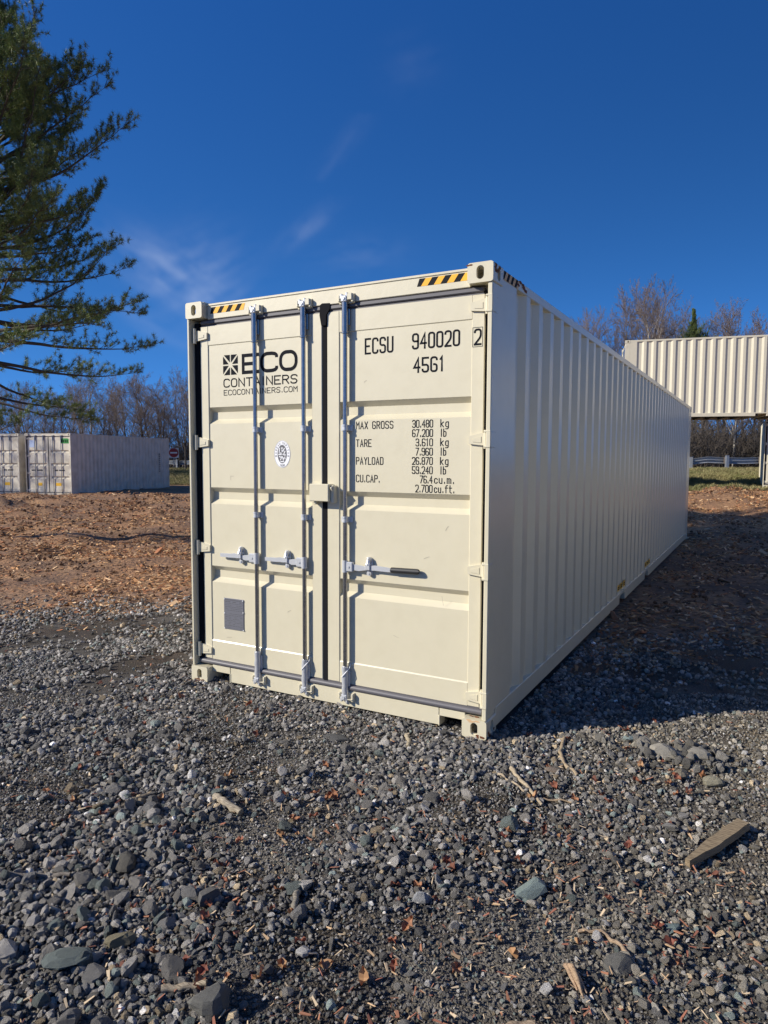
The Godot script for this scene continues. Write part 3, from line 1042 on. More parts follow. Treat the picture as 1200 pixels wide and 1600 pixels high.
	for q in [[-4.60, 0.235], [-6.70, 0.235]]:
		m = M.new()
		for k in 3:
			m.box(Vector3(CW - 0.0068, q[1] - 0.035, q[0] - 0.26 + k * 0.19), Vector3(CW - 0.0045, q[1] + 0.035, q[0] - 0.14 + k * 0.19))
		add(root, "warning_label", m, mats.label_yellow)
		m = M.new()
		for k in 3:
			for b in 2:
				m.box(Vector3(CW - 0.0047, q[1] - 0.022 + b * 0.022, q[0] - 0.245 + k * 0.19), Vector3(CW - 0.0038, q[1] - 0.008 + b * 0.022, q[0] - 0.155 + k * 0.19))
		add(root, "label_print", m, mats.ink)
	# rust where the paint is knocked off
	m = M.new()
	for i in 5:
		blob(m, Vector3(rng.randf_range(0.03, 0.12), rng.randf_range(0.004, 0.018), 0.0006 + i * 0.0001), Vector3.RIGHT, Vector3.UP, 0.02, 0.007)
	for i in 6:
		blob(m, Vector3(rng.randf_range(CW - 0.06, CW - 0.012), rng.randf_range(0.006, 0.03), 0.0006 + i * 0.0001), Vector3.RIGHT, Vector3.UP, 0.012, 0.008)
	for i in 3:
		blob(m, Vector3(rng.randf_range(CW - 0.12, CW - 0.07), rng.randf_range(0.122, 0.126), -0.0413 + i * 0.0001), Vector3.RIGHT, Vector3.UP, 0.02, 0.005)
	add(root, "rust_stain", m, mats.rust)
	m = M.new()
	for i in 5:
		blob(m, Vector3(CW + 0.0006 + i * 0.0001, rng.randf_range(0.008, 0.04), rng.randf_range(-0.15, -0.02)), Vector3.BACK, Vector3.UP, 0.014, 0.012)
	for i in 5:
		blob(m, Vector3(CW + 0.0006 + i * 0.0001, H - rng.randf_range(0.01, 0.05), rng.randf_range(-0.16, -0.02)), Vector3.BACK, Vector3.UP, 0.024, 0.014)
	for i in 6:
		blob(m, Vector3(CW - 0.0022 + i * 0.0001, H - rng.randf_range(0.012, 0.05), rng.randf_range(-0.66, -0.46)), Vector3.BACK, Vector3.UP, 0.04, 0.012)
	for i in 3:
		blob(m, Vector3(CW - 0.162 + rng.randf_range(0.0, 0.03), H - 0.012, 0.0006 + i * 0.0001), Vector3.RIGHT, Vector3.UP, 0.012, 0.006)
	add(root, "rust_stain", m, mats.rust)
	m = M.new()
	for i in 5:
		blob(m, Vector3(rng.randf_range(CW - 0.13, CW - 0.05), rng.randf_range(0.100, 0.114), 0.0005 + i * 0.0001), Vector3.RIGHT, Vector3.UP, 0.02, 0.006)
	add(root, "rust_stain", m, mats.rust_wash)


func other_containers() -> void:
	# two at the back on the left
	var th := YAW - 0.228
	var a := make_container("shipping_container", 8.6, 2.896, 0.30, 0.46, mats.worn_cream, [0.50, 0.95], [1.46, 1.9], false)
	var d := Vector3(-sin(th), 0, -cos(th))
	var ax := Vector3(cos(th), 0, -sin(th))
	var pr := cw(-14.43, 32.0, -0.02)
	a.position = pr - ax * CW
	a.rotation.y = th
	tag(a, "weathered cream container with a green sticker on its doors, beyond the brown dirt", "shipping container")
	var dl: Node3D = a.get_node("left_door")
	var dr: Node3D = a.get_node("right_door")
	var m := M.new()
	m.box(Vector3(1.86, 2.43, DZ - 0.008), Vector3(2.31, 2.66, DZ + 0.002), 0.001)
	add(dr, "green_sticker", m, mats.label_green)
	m = M.new()
	for k in 4:
		m.box(Vector3(1.89 + k * 0.10, 2.47, DZ), Vector3(1.95 + k * 0.10, 2.60, DZ + 0.004))
	add(dr, "sticker_print", m, mats.ink)
	m = M.new()
	m.box(Vector3(0.18, 2.25, DZ - 0.008), Vector3(0.44, 2.60, DZ - 0.003), 0.001)
	add(dl, "pale_sticker", m, mats.label_blue)
	for q in [[0.26, 0.44], [0.56, 0.86], [1.52, 1.66], [1.74, 2.02]]:
		m = M.new()
		var lx: float = q[0]
		while lx < q[1]:
			m.box(Vector3(lx, 1.15, DZ - 0.007), Vector3(lx + 0.03, 1.215, DZ - 0.003))
			lx += 0.045
		add(dl if q[0] < 1.2 else dr, "lettering", m, mats.ink)
	for q in [[0.60, 0.82], [1.55, 1.84]]:
		m = M.new()
		m.box(Vector3(q[0], 0.46, DZ - 0.008), Vector3(q[1], 0.60, DZ - 0.002), 0.001)
		add(dl if q[0] < 1.2 else dr, "warning_label", m, mats.label_yellow)
	m = M.new()
	for k in 9:
		m.box(Vector3(CW - 0.0064, 1.0 + k * 0.12, -7.62), Vector3(CW - 0.004, 1.07 + k * 0.12, -7.50))
	add(a, "lettering", m, mats.grey_ink)
	var b := copy(a, "shipping_container")
	for nm in ["left_door/pale_sticker", "right_door/green_sticker", "right_door/sticker_print"]:
		b.get_node(nm).free()
	b.position = pr - ax * (CW * 2 + 0.40) + d * 0.05
	tag(b, "weathered cream shipping container cut by the left edge, close beside its sticker-marked neighbour", "shipping container")
	# the raised container on the right and the two that carry it
	var right2 := make_container("shipping_container", 12.19, 2.896, 0.335, 0.42, mats.pale_cream, [0.50, 0.95], [1.46, 1.9], false)
	var th2 := YAW - deg_to_rad(106.0)
	var dd := Vector3(-sin(th2), 0, -cos(th2))
	var aa := Vector3(cos(th2), 0, -sin(th2))
	var near := cw(8.99, 26.3, 3.30)
	right2.position = near - aa * CW
	right2.rotation.y = th2
	tag(right2, "pale cream corrugated container raised high across others like a bridge, on the right", "shipping container")
	var leg := make_container("shipping_container", 6.06, 2.591, 0.30, 0.46, mats.pale_cream, [0.50, 0.95], [1.46, 1.9], false)
	var th3 := YAW - deg_to_rad(27.0)
	var side := Vector3(cos(th3), 0, -sin(th3))
	var fw := Vector3(-sin(th3), 0, -cos(th3))
	leg.position = cw(14.2, 26.0, 3.30 - 2.594)
	leg.rotation.y = th3
	tag(leg, "container standing under the right part of the raised container, carrying it", "shipping container")
	# unseen container added right of the frame: its sunlit side warms the shaded wall
	var row := make_container("shipping_container", 12.19, 2.896, 0.300, 0.46, mats.cream, [0.640, 1.066], [1.409], false)
	row.position = Vector3(11.1, 0.02, 1.5)
	tag(row, "cream container added outside the picture to bounce sunlight onto the long one", "shipping container")
	var leg2 := make_container("shipping_container", 2.99, 2.591, 0.30, 0.46, mats.pale_cream, [0.50, 0.95], [1.46, 1.9], false)
	leg2.rotation.y = th2 + PI / 2
	leg2.position = near - dd * 0.35 - aa * 0.02 + Vector3(0, -2.594, 0)
	tag(leg2, "container hidden behind the long cream one, carrying the raised container's left end", "shipping container")


# ------------------------------------------------------------------ ground
func make_ground() -> void:
	var angs := []
	var a := -180.0
	while a < 180.0:
		angs.append(deg_to_rad(a))
		a += 0.5 if absf(a) < 40.0 else (2.0 if absf(a) < 80.0 else 8.0)
	var rads := [0.0]
	var r := 0.5
	while r < 900.0:
		rads.append(r)
		r *= 1.03
	var K := angs.size()
	var v := PackedVector3Array()
	var c := PackedColorArray()
	var zone := PackedByteArray()
	for i in rads.size():
		for j in K:
			var p: Vector3 = EYE + (right_dir * sin(angs[j]) + fwd_dir * cos(angs[j])) * rads[i]
			v.append(Vector3(p.x, height(p.x, p.z), p.z))
			var g := p.z > gravel_edge(p.x) and absf(p.x) < 14.0 and p.z < 12.0
			zone.append(1 if g else 0)
			var d := (p - EYE).dot(fwd_dir)
			var cx := (p - EYE).dot(right_dir)
			var t := n2.get_noise_2d(p.x * 14.0, p.z * 14.0) * 0.5 + 0.5
			var col := Color(0.40, 0.205, 0.09).lerp(Color(0.26, 0.145, 0.078), t)
			col = col.lerp(Color(0.17, 0.10, 0.06), 0.75 * smoothstep(0.05, 0.35, n1.get_noise_2d(p.x * 13.0 + 70.0, p.z * 17.0)))
			col = col.lerp(Color(0.22, 0.165, 0.12), 0.8 * (1.0 - smoothstep(0.0, 3.2, gravel_edge(p.x) - p.z + t * 1.5)))
			col = col.lerp(Color(0.46, 0.26, 0.12), smoothstep(0.1, 0.5, n1.get_noise_2d(p.x * 30.0, p.z * 30.0)))
			var gd := 25.8 if cx > 0 else 44.0
			var gm := smoothstep(gd - 0.3, gd + 0.3, d + n1.get_noise_2d(p.x * 40.0, p.z * 40.0) * 0.6)
			col = col.lerp(Color(0.15, 0.135, 0.055).lerp(Color(0.22, 0.18, 0.09), t), gm)
			col = col.lerp(Color(0.20, 0.13, 0.08).lerp(Color(0.15, 0.11, 0.07), t), smoothstep(44.0, 50.0, d) if cx > 0 else smoothstep(60.0, 64.0, d))
			c.append(col)
	var ix := PackedInt32Array()
	var gv := PackedVector3Array()
	var gi := PackedInt32Array()
	var remap := {}
	var gcol := PackedColorArray()
	for i in rads.size() - 1:
		for j in K:
			var q := [i * K + j, i * K + (j + 1) % K, (i + 1) * K + (j + 1) % K, (i + 1) * K + j]
			if i > 0:
				ix.append_array([q[0], q[3], q[1], q[1], q[3], q[2]])
			else:
				ix.append_array([q[1], q[3], q[2]])
			var s := 0
			for t in q:
				s += zone[t]
			if s >= 3:
				for t in q:
					if not remap.has(t):
						remap[t] = gv.size()
						gv.append(v[t] + Vector3(0, 0.004, 0))
						gcol.append(bed_color(v[t].x, v[t].z))
				if i > 0:
					gi.append_array([remap[q[0]], remap[q[3]], remap[q[1]], remap[q[1]], remap[q[3]], remap[q[2]]])
				else:
					gi.append_array([remap[q[1]], remap[q[3]], remap[q[2]]])
	var o := add(self, "ground", sheet(v, c, ix), mats.soil)
	tag(o, "", "", "", "structure")
	var go := add(self, "gravel_ground", sheet(gv, gcol, gi), mats.gravel_bed)
	tag(go, "", "", "", "structure")


func bed_color(x: float, z: float) -> Color:   # dark fines, paler stone dust, brown earth in patches, sandy earth on the bank
	var a := n2.get_noise_2d(x * 40.0 + 50.0, z * 40.0)
	var c := Color(0.12, 0.107, 0.092).lerp(Color(0.23, 0.21, 0.18), smoothstep(-0.1, 0.35, a))
	c = c.lerp(Color(0.085, 0.068, 0.05), smoothstep(0.0, 0.3, n1.get_noise_2d(x * 33.0, z * 33.0 + 200.0)))
	c = c.lerp(Color(0.22, 0.15, 0.10), 0.9 * smoothstep(1.6, -0.2, z - gravel_edge(x) + a * 2.0))
	return c.lerp(Color(0.29, 0.24, 0.165), smoothstep(3.3, 4.2, x + a) * smoothstep(1.2, 0.2, z + a * 1.5) * 0.85)


func sheet(v: PackedVector3Array, c: PackedColorArray, ix: PackedInt32Array) -> ArrayMesh:
	var n := PackedVector3Array()
	n.resize(v.size())
	for i in range(0, ix.size(), 3):
		var f := (v[ix[i + 2]] - v[ix[i]]).cross(v[ix[i + 1]] - v[ix[i]])
		for k in 3:
			n[ix[i + k]] += f
	for i in n.size():
		n[i] = n[i].normalized()
	var arr := []
	arr.resize(Mesh.ARRAY_MAX)
	arr[Mesh.ARRAY_VERTEX] = v
	arr[Mesh.ARRAY_NORMAL] = n
	if c.size():
		arr[Mesh.ARRAY_COLOR] = c
	arr[Mesh.ARRAY_INDEX] = ix
	var m := ArrayMesh.new()
	m.add_surface_from_arrays(Mesh.PRIMITIVE_TRIANGLES, arr)
	return m


func stone_mesh(sd: int, cuts: int, flat := 1.0, colored := false, col := Color.WHITE) -> ArrayMesh:
	var r := RandomNumberGenerator.new()
	r.seed = sd
	var sph := SphereMesh.new()
	sph.radial_segments = 10
	sph.rings = 6
	sph.radius = 1.0
	sph.height = 2.0
	var arr := sph.get_mesh_arrays()
	var vs: PackedVector3Array = arr[Mesh.ARRAY_VERTEX]
	var ix: PackedInt32Array = arr[Mesh.ARRAY_INDEX]
	var planes := []
	for i in cuts:
		var d := Vector3(r.randf_range(-1, 1), r.randf_range(-1, 1), r.randf_range(-1, 1)).normalized()
		planes.append([d, r.randf_range(0.46, 0.85)])
	var sc := Vector3(r.randf_range(0.9, 1.2), r.randf_range(0.65, 0.95) * flat, r.randf_range(0.8, 1.05))
	for i in vs.size():
		var p := vs[i]
		for pl in planes:
			var over: float = p.dot(pl[0]) - pl[1]
			if over > 0:
				p -= pl[0] * over
		var wob := sin(p.x * 5.1 + sd) * 0.03 + sin(p.y * 6.3 + sd * 2.0) * 0.03 + sin(p.z * 5.7 + sd * 3.0) * 0.03
		vs[i] = p * sc * (1.0 + wob)
	var m := M.new()
	m.colored = colored
	m.col = col
	for i in range(0, ix.size(), 3):
		var a := vs[ix[i]]
		var b := vs[ix[i + 1]]
		var d := vs[ix[i + 2]]
		if (b - a).cross(d - a).length() > 1e-7:
			m.tri(a, d, b)
	return m.build()


func mm(parent: Node, called: String, mesh: Mesh, buf: PackedFloat32Array, material: Material) -> MultiMeshInstance3D:
	var q := MultiMesh.new()
	q.transform_format = MultiMesh.TRANSFORM_3D
	q.use_colors = true
	q.mesh = mesh
	q.instance_count = buf.size() / 16
	q.buffer = buf
	var o := MultiMeshInstance3D.new()
	o.name = called
	o.multimesh = q
	o.material_override = material
	parent.add_child(o, true)
	o.set_meta("kind", "stuff")
	return o


func push(buf: PackedFloat32Array, b: Basis, p: Vector3, c: Color) -> void:
	buf.append_array([b.x.x, b.y.x, b.z.x, p.x, b.x.y, b.y.y, b.z.y, p.y, b.x.z, b.y.z, b.z.z, p.z, c.r, c.g, c.b, 1.0])


func rand_basis(s: float, tilt := PI) -> Basis:
	return Basis.from_euler(Vector3(rng.randf_range(-tilt, tilt), rng.randf_range(-PI, PI), rng.randf_range(-tilt, tilt))).scaled(Vector3.ONE * s)


func stone_color(x: float, z: float) -> Color:
	var k := rng.randf()
	var l := 0.22 + 0.66 * pow(rng.randf(), 1.8)
	var earthy := smoothstep(2.6, 4.0, x + n1.get_noise_2d(x * 40.0, z * 40.0))
	if k < 0.66:
		return Color(l * 1.06, l * 1.0, l * 0.93).lerp(Color(l * 1.25, l * 1.14, l * 0.95), earthy * 0.9)
	if k < 0.80:
		return Color(l * 0.6, l * 0.58, l * 0.56)
	if k < 0.88:
		return Color(l * 1.5, l * 1.45, l * 1.40)
	if k < 0.93:
		return Color(l * 0.88, l * 1.04, l * 0.97)
	if k < 0.985:
		return Color(l * 1.7, l * 1.35, l * 0.9)
	return Color(l * 3.0, l * 2.9, l * 2.8)


func in_view(x: float, z: float, slack := 0.5) -> float:   # distance ahead if a ground spot can be seen from about the photographer's place, else -1
	var rel := Vector3(x - EYE.x, 0, z - EYE.z)
	var d := rel.dot(fwd_dir)
	if d < 1.2 or absf(rel.dot(right_dir)) > 0.57 * d + slack * 4.0:
		return -1.0
	return d


func make_gravel() -> void:
	var ground: Node3D = get_node("gravel_ground")
	var kinds := []
	for i in 8:
		kinds.append(stone_mesh(100 + i, 10, 0.9 if i % 3 else 0.62))
	var bufs := []
	for i in 8:
		bufs.append(PackedFloat32Array())
	# layers: cell, smallest, largest, farthest, share kept
	var big := []
	for lay in [[0.0165, 0.005, 0.011, 5.0, 0.9], [0.024, 0.009, 0.020, 6.5, 0.95], [0.036, 0.014, 0.027, 11.5, 0.95], [0.066, 0.020, 0.047, 6.0, 0.85]]:
		var cell: float = lay[0]
		var x := -9.5
		while x < 8.5:
			var z := -6.5
			while z < 3.2:
				var px := x + rng.randf() * cell
				var pz := z + rng.randf() * cell
				z += cell
				var d := in_view(px, pz)
				if d < 0 or d > lay[3] or (_from_container(px, pz) < 0.01 and pz < -0.22):
					continue
				var keep: float = lay[4]
				keep *= 1.0 - 0.75 * smoothstep(3.3, 4.2, px) * smoothstep(1.0, 0.1, pz) * (1.0 if lay[1] > 0.008 else 0.0)
				var patch := n1.get_noise_2d(px * 45.0 + 300.0, pz * 45.0)
				if lay[1] > 0.008:
					keep *= clampf(0.80 + patch * 2.6, 0.10, 1.0)
					keep *= lerpf(1.0, 0.38, smoothstep(2.3, 3.4, px))
				if lay[1] > 0.017:
					keep *= lerpf(0.9, 0.10, smoothstep(1.9, 3.1, px + (pz - 1.0) * 0.3)) * lerpf(1.0, 0.25, smoothstep(2.8, 4.6, d))
				var inland := pz - gravel_edge(px)
				if inland < 0.7:
					keep *= clampf((inland + 1.3) / 2.0, 0.0, 1.0) * 0.9
				if rng.randf() > keep:
					continue
				var s := lerpf(lay[1], lay[2], pow(rng.randf(), 1.9))
				var k := rng.randi() % 8
				var b := rand_basis(s, 0.7) if rng.randf() < 0.6 else rand_basis(s)
				var p := Vector3(px, height(px, pz) + 0.005 + s * 0.42, pz)
				if lay[1] > 0.017:
					big.append([s / d, k, b, p])
					continue
				push(bufs[k], b, p, stone_color(px, pz))
			x += cell
	big.sort_custom(func(u, w): return u[0] > w[0])
	for i in 110:
		var a := rng.randf() * TAU
		var rr := sqrt(rng.randf())
		var px := 3.47 + cos(a) * rr * 0.42
		var pz := -0.22 + sin(a) * rr * 0.17
		var s := lerpf(0.014, 0.045, pow(rng.randf(), 2.0))
		var l := rng.randf_range(0.18, 0.5)
		push(bufs[rng.randi() % 8], rand_basis(s), Vector3(px, height(px, pz) + 0.01 + s * 0.4 + 0.03 * (1.0 - rr), pz), Color(l, l * 0.95, l * 0.86))
	var tints := []
	for i in 12:
		tints.append(stone_color(2.0, 1.0))
	var shared := {}
	for i in big.size():
		var q: Array = big[i]
		if i < 290:
			var key: int = q[1] * 12 + i % 12
			if not shared.has(key):
				shared[key] = stone_mesh(100 + q[1], 10, 0.9 if q[1] % 3 else 0.62, true, tints[i % 12])
			var o := add(ground, "stone", shared[key], mats.stone)
			o.transform = Transform3D(q[2], q[3])
		else:
			push(bufs[q[1]], q[2], q[3], stone_color(q[3].x, q[3].z))
	var count := 0
	for i in 8:
		count += bufs[i].size() / 16
		mm(ground, "loose_gravel", kinds[i], bufs[i], mats.stone)
	var bits := PackedFloat32Array()
	for i in 5200:
		var d := 1.9 + 9.0 * pow(rng.randf(), 1.6)
		var p := cw(rng.randf_range(-0.57, 0.57) * d, d)
		if p.z < gravel_edge(p.x) - 0.2 or _from_container(p.x, p.z) < 0.02 or n1.get_noise_2d(p.x * 35.0 - 80.0, p.z * 35.0) < rng.randf_range(-0.35, 0.15):
			continue
		var c: Color = [Color(0.48, 0.32, 0.18), Color(0.34, 0.15, 0.08), Color(0.26, 0.10, 0.06), Color(0.55, 0.42, 0.27)][rng.randi() % 4]
		var s := lerpf(0.012, 0.04, pow(rng.randf(), 2.0))
		push(bits, rand_basis(1.0, 0.6) * Basis.from_scale(Vector3(s, s * 0.8, s * rng.randf_range(0.35, 1.0))), Vector3(p.x, height(p.x, p.z) + 0.024, p.z), c)
	mm(ground, "bark_bits", chip_mesh(77), bits, mats.chip_wood)
	print("gravel ", count, " big ", big.size())


func chip_mesh(sd: int) -> ArrayMesh:
	var r := RandomNumberGenerator.new()
	r.seed = sd
	var m := M.new()
	var p := []
	for k in 2:
		for q in [Vector2(-0.5, -0.16), Vector2(0.5, -0.10), Vector2(0.42, 0.12), Vector2(-0.46, 0.16)]:
			p.append(Vector3(q.x + r.randf_range(-0.12, 0.12), (0.05 if k else -0.05) + r.randf_range(-0.03, 0.03), -q.y + r.randf_range(-0.06, 0.06)))
	m.quad(p[4], p[5], p[6], p[7])
	m.quad(p[3], p[2], p[1], p[0])
	for i in 4:
		var j := (i + 1) % 4
		m.quad(p[i], p[j], p[4 + j], p[4 + i])
	return m.build()


func make_chips() -> void:
	var root := Node3D.new()
	root.name = "wood_chips"
	add_child(root)
	tag(root, "", "", "", "stuff")
	var kinds := []
	var bufs := []
	for i in 6:
		kinds.append(chip_mesh(40 + i))
		bufs.append(PackedFloat32Array())
	var cols := [Color(0.52, 0.29, 0.125), Color(0.40, 0.20, 0.08), Color(0.27, 0.165, 0.09), Color(0.66, 0.44, 0.24), Color(0.36, 0.15, 0.065), Color(0.19, 0.105, 0.055)]
	for lay in [[0.06, 0.03, 0.085, 4.0, 13.0, 0.85], [0.095, 0.045, 0.12, 12.0, 26.5, 0.9], [0.5, 0.10, 0.24, 6.0, 30.0, 0.35], [0.12, 0.05, 0.13, 26.0, 32.0, 0.8]]:
		var cell: float = lay[0]
		var d: float = lay[3]
		while d < lay[4]:
			var half := 0.58 * d + 2.6
			var x := -half
			while x < half:
				var p := cw(x + rng.randf() * cell, d + rng.randf() * cell)
				x += cell
				var inside := _from_container(p.x, p.z) < 0.03
				if inside or p.z > gravel_edge(p.x) + 1.6 * pow(rng.randf(), 2.2) or rng.randf() > lay[5] or (lay[3] > 20.0 and x > -6.0):
					continue
				if rng.randf() < 0.85 * smoothstep(-0.05, -0.4, n1.get_noise_2d(p.x * 28.0, p.z * 28.0)) or rng.randf() < 0.7 * smoothstep(0.1, 0.35, n1.get_noise_2d(p.x * 13.0 + 70.0, p.z * 17.0)):
					continue
				var s := lerpf(lay[1], lay[2], pow(rng.randf(), 1.5))
				var c: Color = cols[rng.randi() % 6] * rng.randf_range(0.75, 1.35)
				var b := rand_basis(s, 0.45)
				push(bufs[rng.randi() % 6], b, Vector3(p.x, height(p.x, p.z) + 0.008 + s * 0.05, p.z), c)
			d += cell
	var count := 0
	for i in 6:
		count += bufs[i].size() / 16
		mm(root, "chip", kinds[i], bufs[i], mats.chip_wood)
	# clods of earth among the chips
	var cl := [PackedFloat32Array(), PackedFloat32Array(), PackedFloat32Array()]
	for i in 32000:
		var d := 5.0 + 24.0 * pow(rng.randf(), 0.8)
		var x := rng.randf_range(-1.0, 1.0) * (0.58 * d + 2.2)
		var p := cw(x, d)
		if _from_container(p.x, p.z) < 0.05 or p.z > gravel_edge(p.x) + 0.8 * rng.randf():
			continue
		var heap := smoothstep(-0.05, 0.3, n1.get_noise_2d(p.x * 24.0 + 500.0, p.z * 24.0))
		if rng.randf() > 0.15 + 0.85 * heap:
			continue
		var s := (0.009 + 0.0008 * d) * lerpf(0.5, 2.2, pow(rng.randf(), 3.0))
		var c := Color(0.33, 0.165, 0.075).lerp(Color(0.19, 0.11, 0.065), rng.randf()) * rng.randf_range(0.7, 1.25)
		push(cl[i % 3], rand_basis(s), Vector3(p.x, height(p.x, p.z) + s * 0.25, p.z), c)
	for i in 3:
		mm(root, "soil_clod", stone_mesh(60 + i, 5), cl[i], mats.stone)
	print("chips ", count)


func make_grass() -> void:
	var root := Node3D.new()
	root.name = "grass"
	add_child(root)
	tag(root, "", "", "", "stuff")
	for k in 3:
		var m := M.new()
		for i in 26:
			var a := rng.randf() * TAU
			var o := Vector3(cos(a), 0, sin(a)) * rng.randf() * 0.10
			var lean := Vector3(rng.randf_range(-0.5, 0.5), 1.0, rng.randf_range(-0.5, 0.5)).normalized()
			var h := rng.randf_range(0.07, 0.2)
			var s := Vector3(cos(a + 1.3), 0, sin(a + 1.3)) * 0.006
			var mid := o + lean * h * 0.6
			var tip := o + lean * h + Vector3(lean.x, -0.2, lean.z) * h * 0.4
			m.quad(o - s, o + s, mid + s * 0.8, mid - s * 0.8)
			m.tri(mid - s * 0.8, mid + s * 0.8, tip)
		var buf := PackedFloat32Array()
		for i in 9000:
			var rightside := i % 4 != 0
			var p := cw(rng.randf_range(9.0, 26.0), rng.randf_range(25.0, 39.0)) if rightside else cw(rng.randf_range(-24.0, -9.0), rng.randf_range(43.0, 57.0))
			var g := n1.get_noise_2d(p.x * 20.0, p.z * 20.0) * 0.5 + 0.5
			var c := Color(0.15, 0.16, 0.05).lerp(Color(0.33, 0.27, 0.13), clampf(g + rng.randf_range(-0.35, 0.35), 0, 1))
			push(buf, Basis(Vector3.UP, rng.randf() * TAU).scaled(Vector3.ONE * rng.randf_range(0.7, 1.4)), Vector3(p.x, height(p.x, p.z) - 0.01, p.z), c)
		mm(root, "grass_tufts", m.build(), buf, mats.grass_blade)


func litter() -> void:
	# single stones
	var st := func(called: String, x: float, z: float, s: Vector3, turn: float, col: Color, sd: int, sink: float, label: String, cat := "stone"):
		var m := stone_mesh(sd, 8, 1.0, true, col)
		var o := add(self, called, m, mats.big_stone)
		o.transform = Transform3D(Basis(Vector3.UP, turn).scaled(Vector3.ONE) * Basis.from_scale(s), on_ground(x, z, sink))
		tag(o, label, cat)
	st.call("flat_stone", 3.11, 1.30, Vector3(0.085, 0.055, 0.062), 0.9, Color(0.25, 0.31, 0.30), 301, 0.02, "flat blue-green stone lying alone on dark gravel, largest pale slab there")
	st.call("quartz_stone", 2.76, 1.60, Vector3(0.045, 0.04, 0.04), 0.4, Color(0.42, 0.43, 0.45), 302, 0.018, "pale grey angular quartz stone among red leaves, left of the blue-green slab")
	st.call("white_pebble", 2.52, 2.05, Vector3(0.036, 0.026, 0.026), 1.2, Color(0.62, 0.60, 0.58), 303, 0.02, "small smooth white pebble on dark gravel near the bottom of the picture")
	st.call("grey_rock", 2.42, 2.41, Vector3(0.085, 0.07, 0.075), 0.2, Color(0.17, 0.165, 0.15), 304, 0.03, "rough grey rock, largest stone at the bottom edge")
	st.call("green_stone", 1.86, 2.50, Vector3(0.085, 0.03, 0.06), 0.5, Color(0.17, 0.20, 0.185), 305, 0.02, "flat dull green stone in the bottom left corner")
	st.call("tan_stone", 1.93, 2.34, Vector3(0.055, 0.035, 0.04), 0.8, Color(0.28, 0.24, 0.15), 306, 0.025, "tan wedge of stone near the bottom left corner")
	st.call("round_rock", 3.51, 1.59, Vector3(0.06, 0.05, 0.055), 0.1, Color(0.16, 0.155, 0.145), 307, 0.02, "rounded grey rock beside a curved twig on the right")
	st.call("buff_stone", 3.71, 0.0, Vector3(0.06, 0.05, 0.05), 0.7, Color(0.34, 0.31, 0.23), 308, 0.03, "buff rounded stone below the broken ledge on the right")
	st.call("grey_block", 2.02, 1.98, Vector3(0.07, 0.05, 0.05), 1.9, Color(0.15, 0.145, 0.135), 309, 0.03, "dark grey block of stone left of the white pebble, below the stubby stick")
	st.call("dirt_clod", 1.55, 1.98, Vector3(0.075, 0.055, 0.06), 2.2, Color(0.105, 0.095, 0.08), 310, 0.025, "brownish clod of earth beside the long grey stick on the left")
	st.call("flat_grey_stone", 1.62, 0.42, Vector3(0.11, 0.03, 0.08), 0.3, Color(0.10, 0.10, 0.10), 311, 0.01, "broad flat dark stone before the container's left lock rods")
	var k := 0
	for q in [[3.29, -0.30, 0.075, 0.06, 0.06, "left-hand"], [3.46, -0.20, 0.105, 0.085, 0.075, "tallest, middle"], [3.61, -0.24, 0.07, 0.075, 0.065, "right-hand"]]:
		st.call("ledge_rock", q[0], q[1], Vector3(q[2], q[3], q[4]), -0.4 + k * 0.3, Color(0.36, 0.335, 0.29), 345 + k * 3, 0.02, "%s grey rock of the broken ledge at the shadow's edge" % q[5])
		k += 1
	st.call("blue_stone", 3.22, -0.30, Vector3(0.05, 0.03, 0.035), 0.6, Color(0.30, 0.37, 0.36), 330, 0.04, "small pale blue-green stone on the ledge at the shadow's edge")
	st.call("pink_stone", 2.92, 0.18, Vector3(0.06, 0.02, 0.045), 0.3, Color(0.24, 0.19, 0.15), 331, 0.015, "flat pinkish brown stone in front of the curved stick by the shadow")
	st.call("teal_stone", 3.64, 1.28, Vector3(0.04, 0.02, 0.03), 0.9, Color(0.22, 0.29, 0.28), 332, 0.012, "small teal stone halfway between the slab and the plank scrap")
	st.call("sandy_stone", 3.55, -0.02, Vector3(0.07, 0.03, 0.05), 1.4, Color(0.30, 0.26, 0.19), 333, 0.02, "sandy flat stone just below the ledge rocks")
	# sticks and wood
	var stick := func(called: String, pts: Array, r0: float, r1: float, col: Color, label: String, cat := "stick", sides := 7):
		var m := M.new()
		m.colored = true
		m.col = col
		var pp := []
		var rr := []
		var steps: int = (pts.size() - 1) * 4
		for i in steps + 1:
			var t := float(i) / steps * (pts.size() - 1)
			var j := mini(int(t), pts.size() - 2)
			var a: Vector2 = pts[j]
			var b: Vector2 = pts[j + 1]
			var p := a.lerp(b, t - j)
			pp.append(on_ground(p.x, p.y, r0 * 0.6 + 0.012 + 0.004 * sin(i * 1.9)) + Vector3(0.002 * sin(i * 2.7), 0, 0.002 * cos(i * 3.1)))
			rr.append(lerpf(r0, r1, float(i) / steps) * (1.0 + 0.14 * sin(i * 2.3) + rng.randf_range(-0.12, 0.12)))
		m.tube(pp, rr, sides)
		var c0: Vector3 = pp[steps / 2]
		var o := add(self, called, m, mats.weathered_wood)
		tag(o, label, cat)
	stick.call("curved_stick", [Vector2(2.86, -0.24), Vector2(2.885, -0.05), Vector2(2.95, 0.12), Vector2(3.05, 0.24)], 0.013, 0.009, Color(0.40, 0.31, 0.20), "curved tan stick reaching out of the container's shadow")
	stick.call("splintered_stick", [Vector2(2.70, 0.30), Vector2(2.80, 0.44), Vector2(2.96, 0.60)], 0.014, 0.008, Color(0.46, 0.38, 0.26), "pale splintered stick in front of the container's right corner")
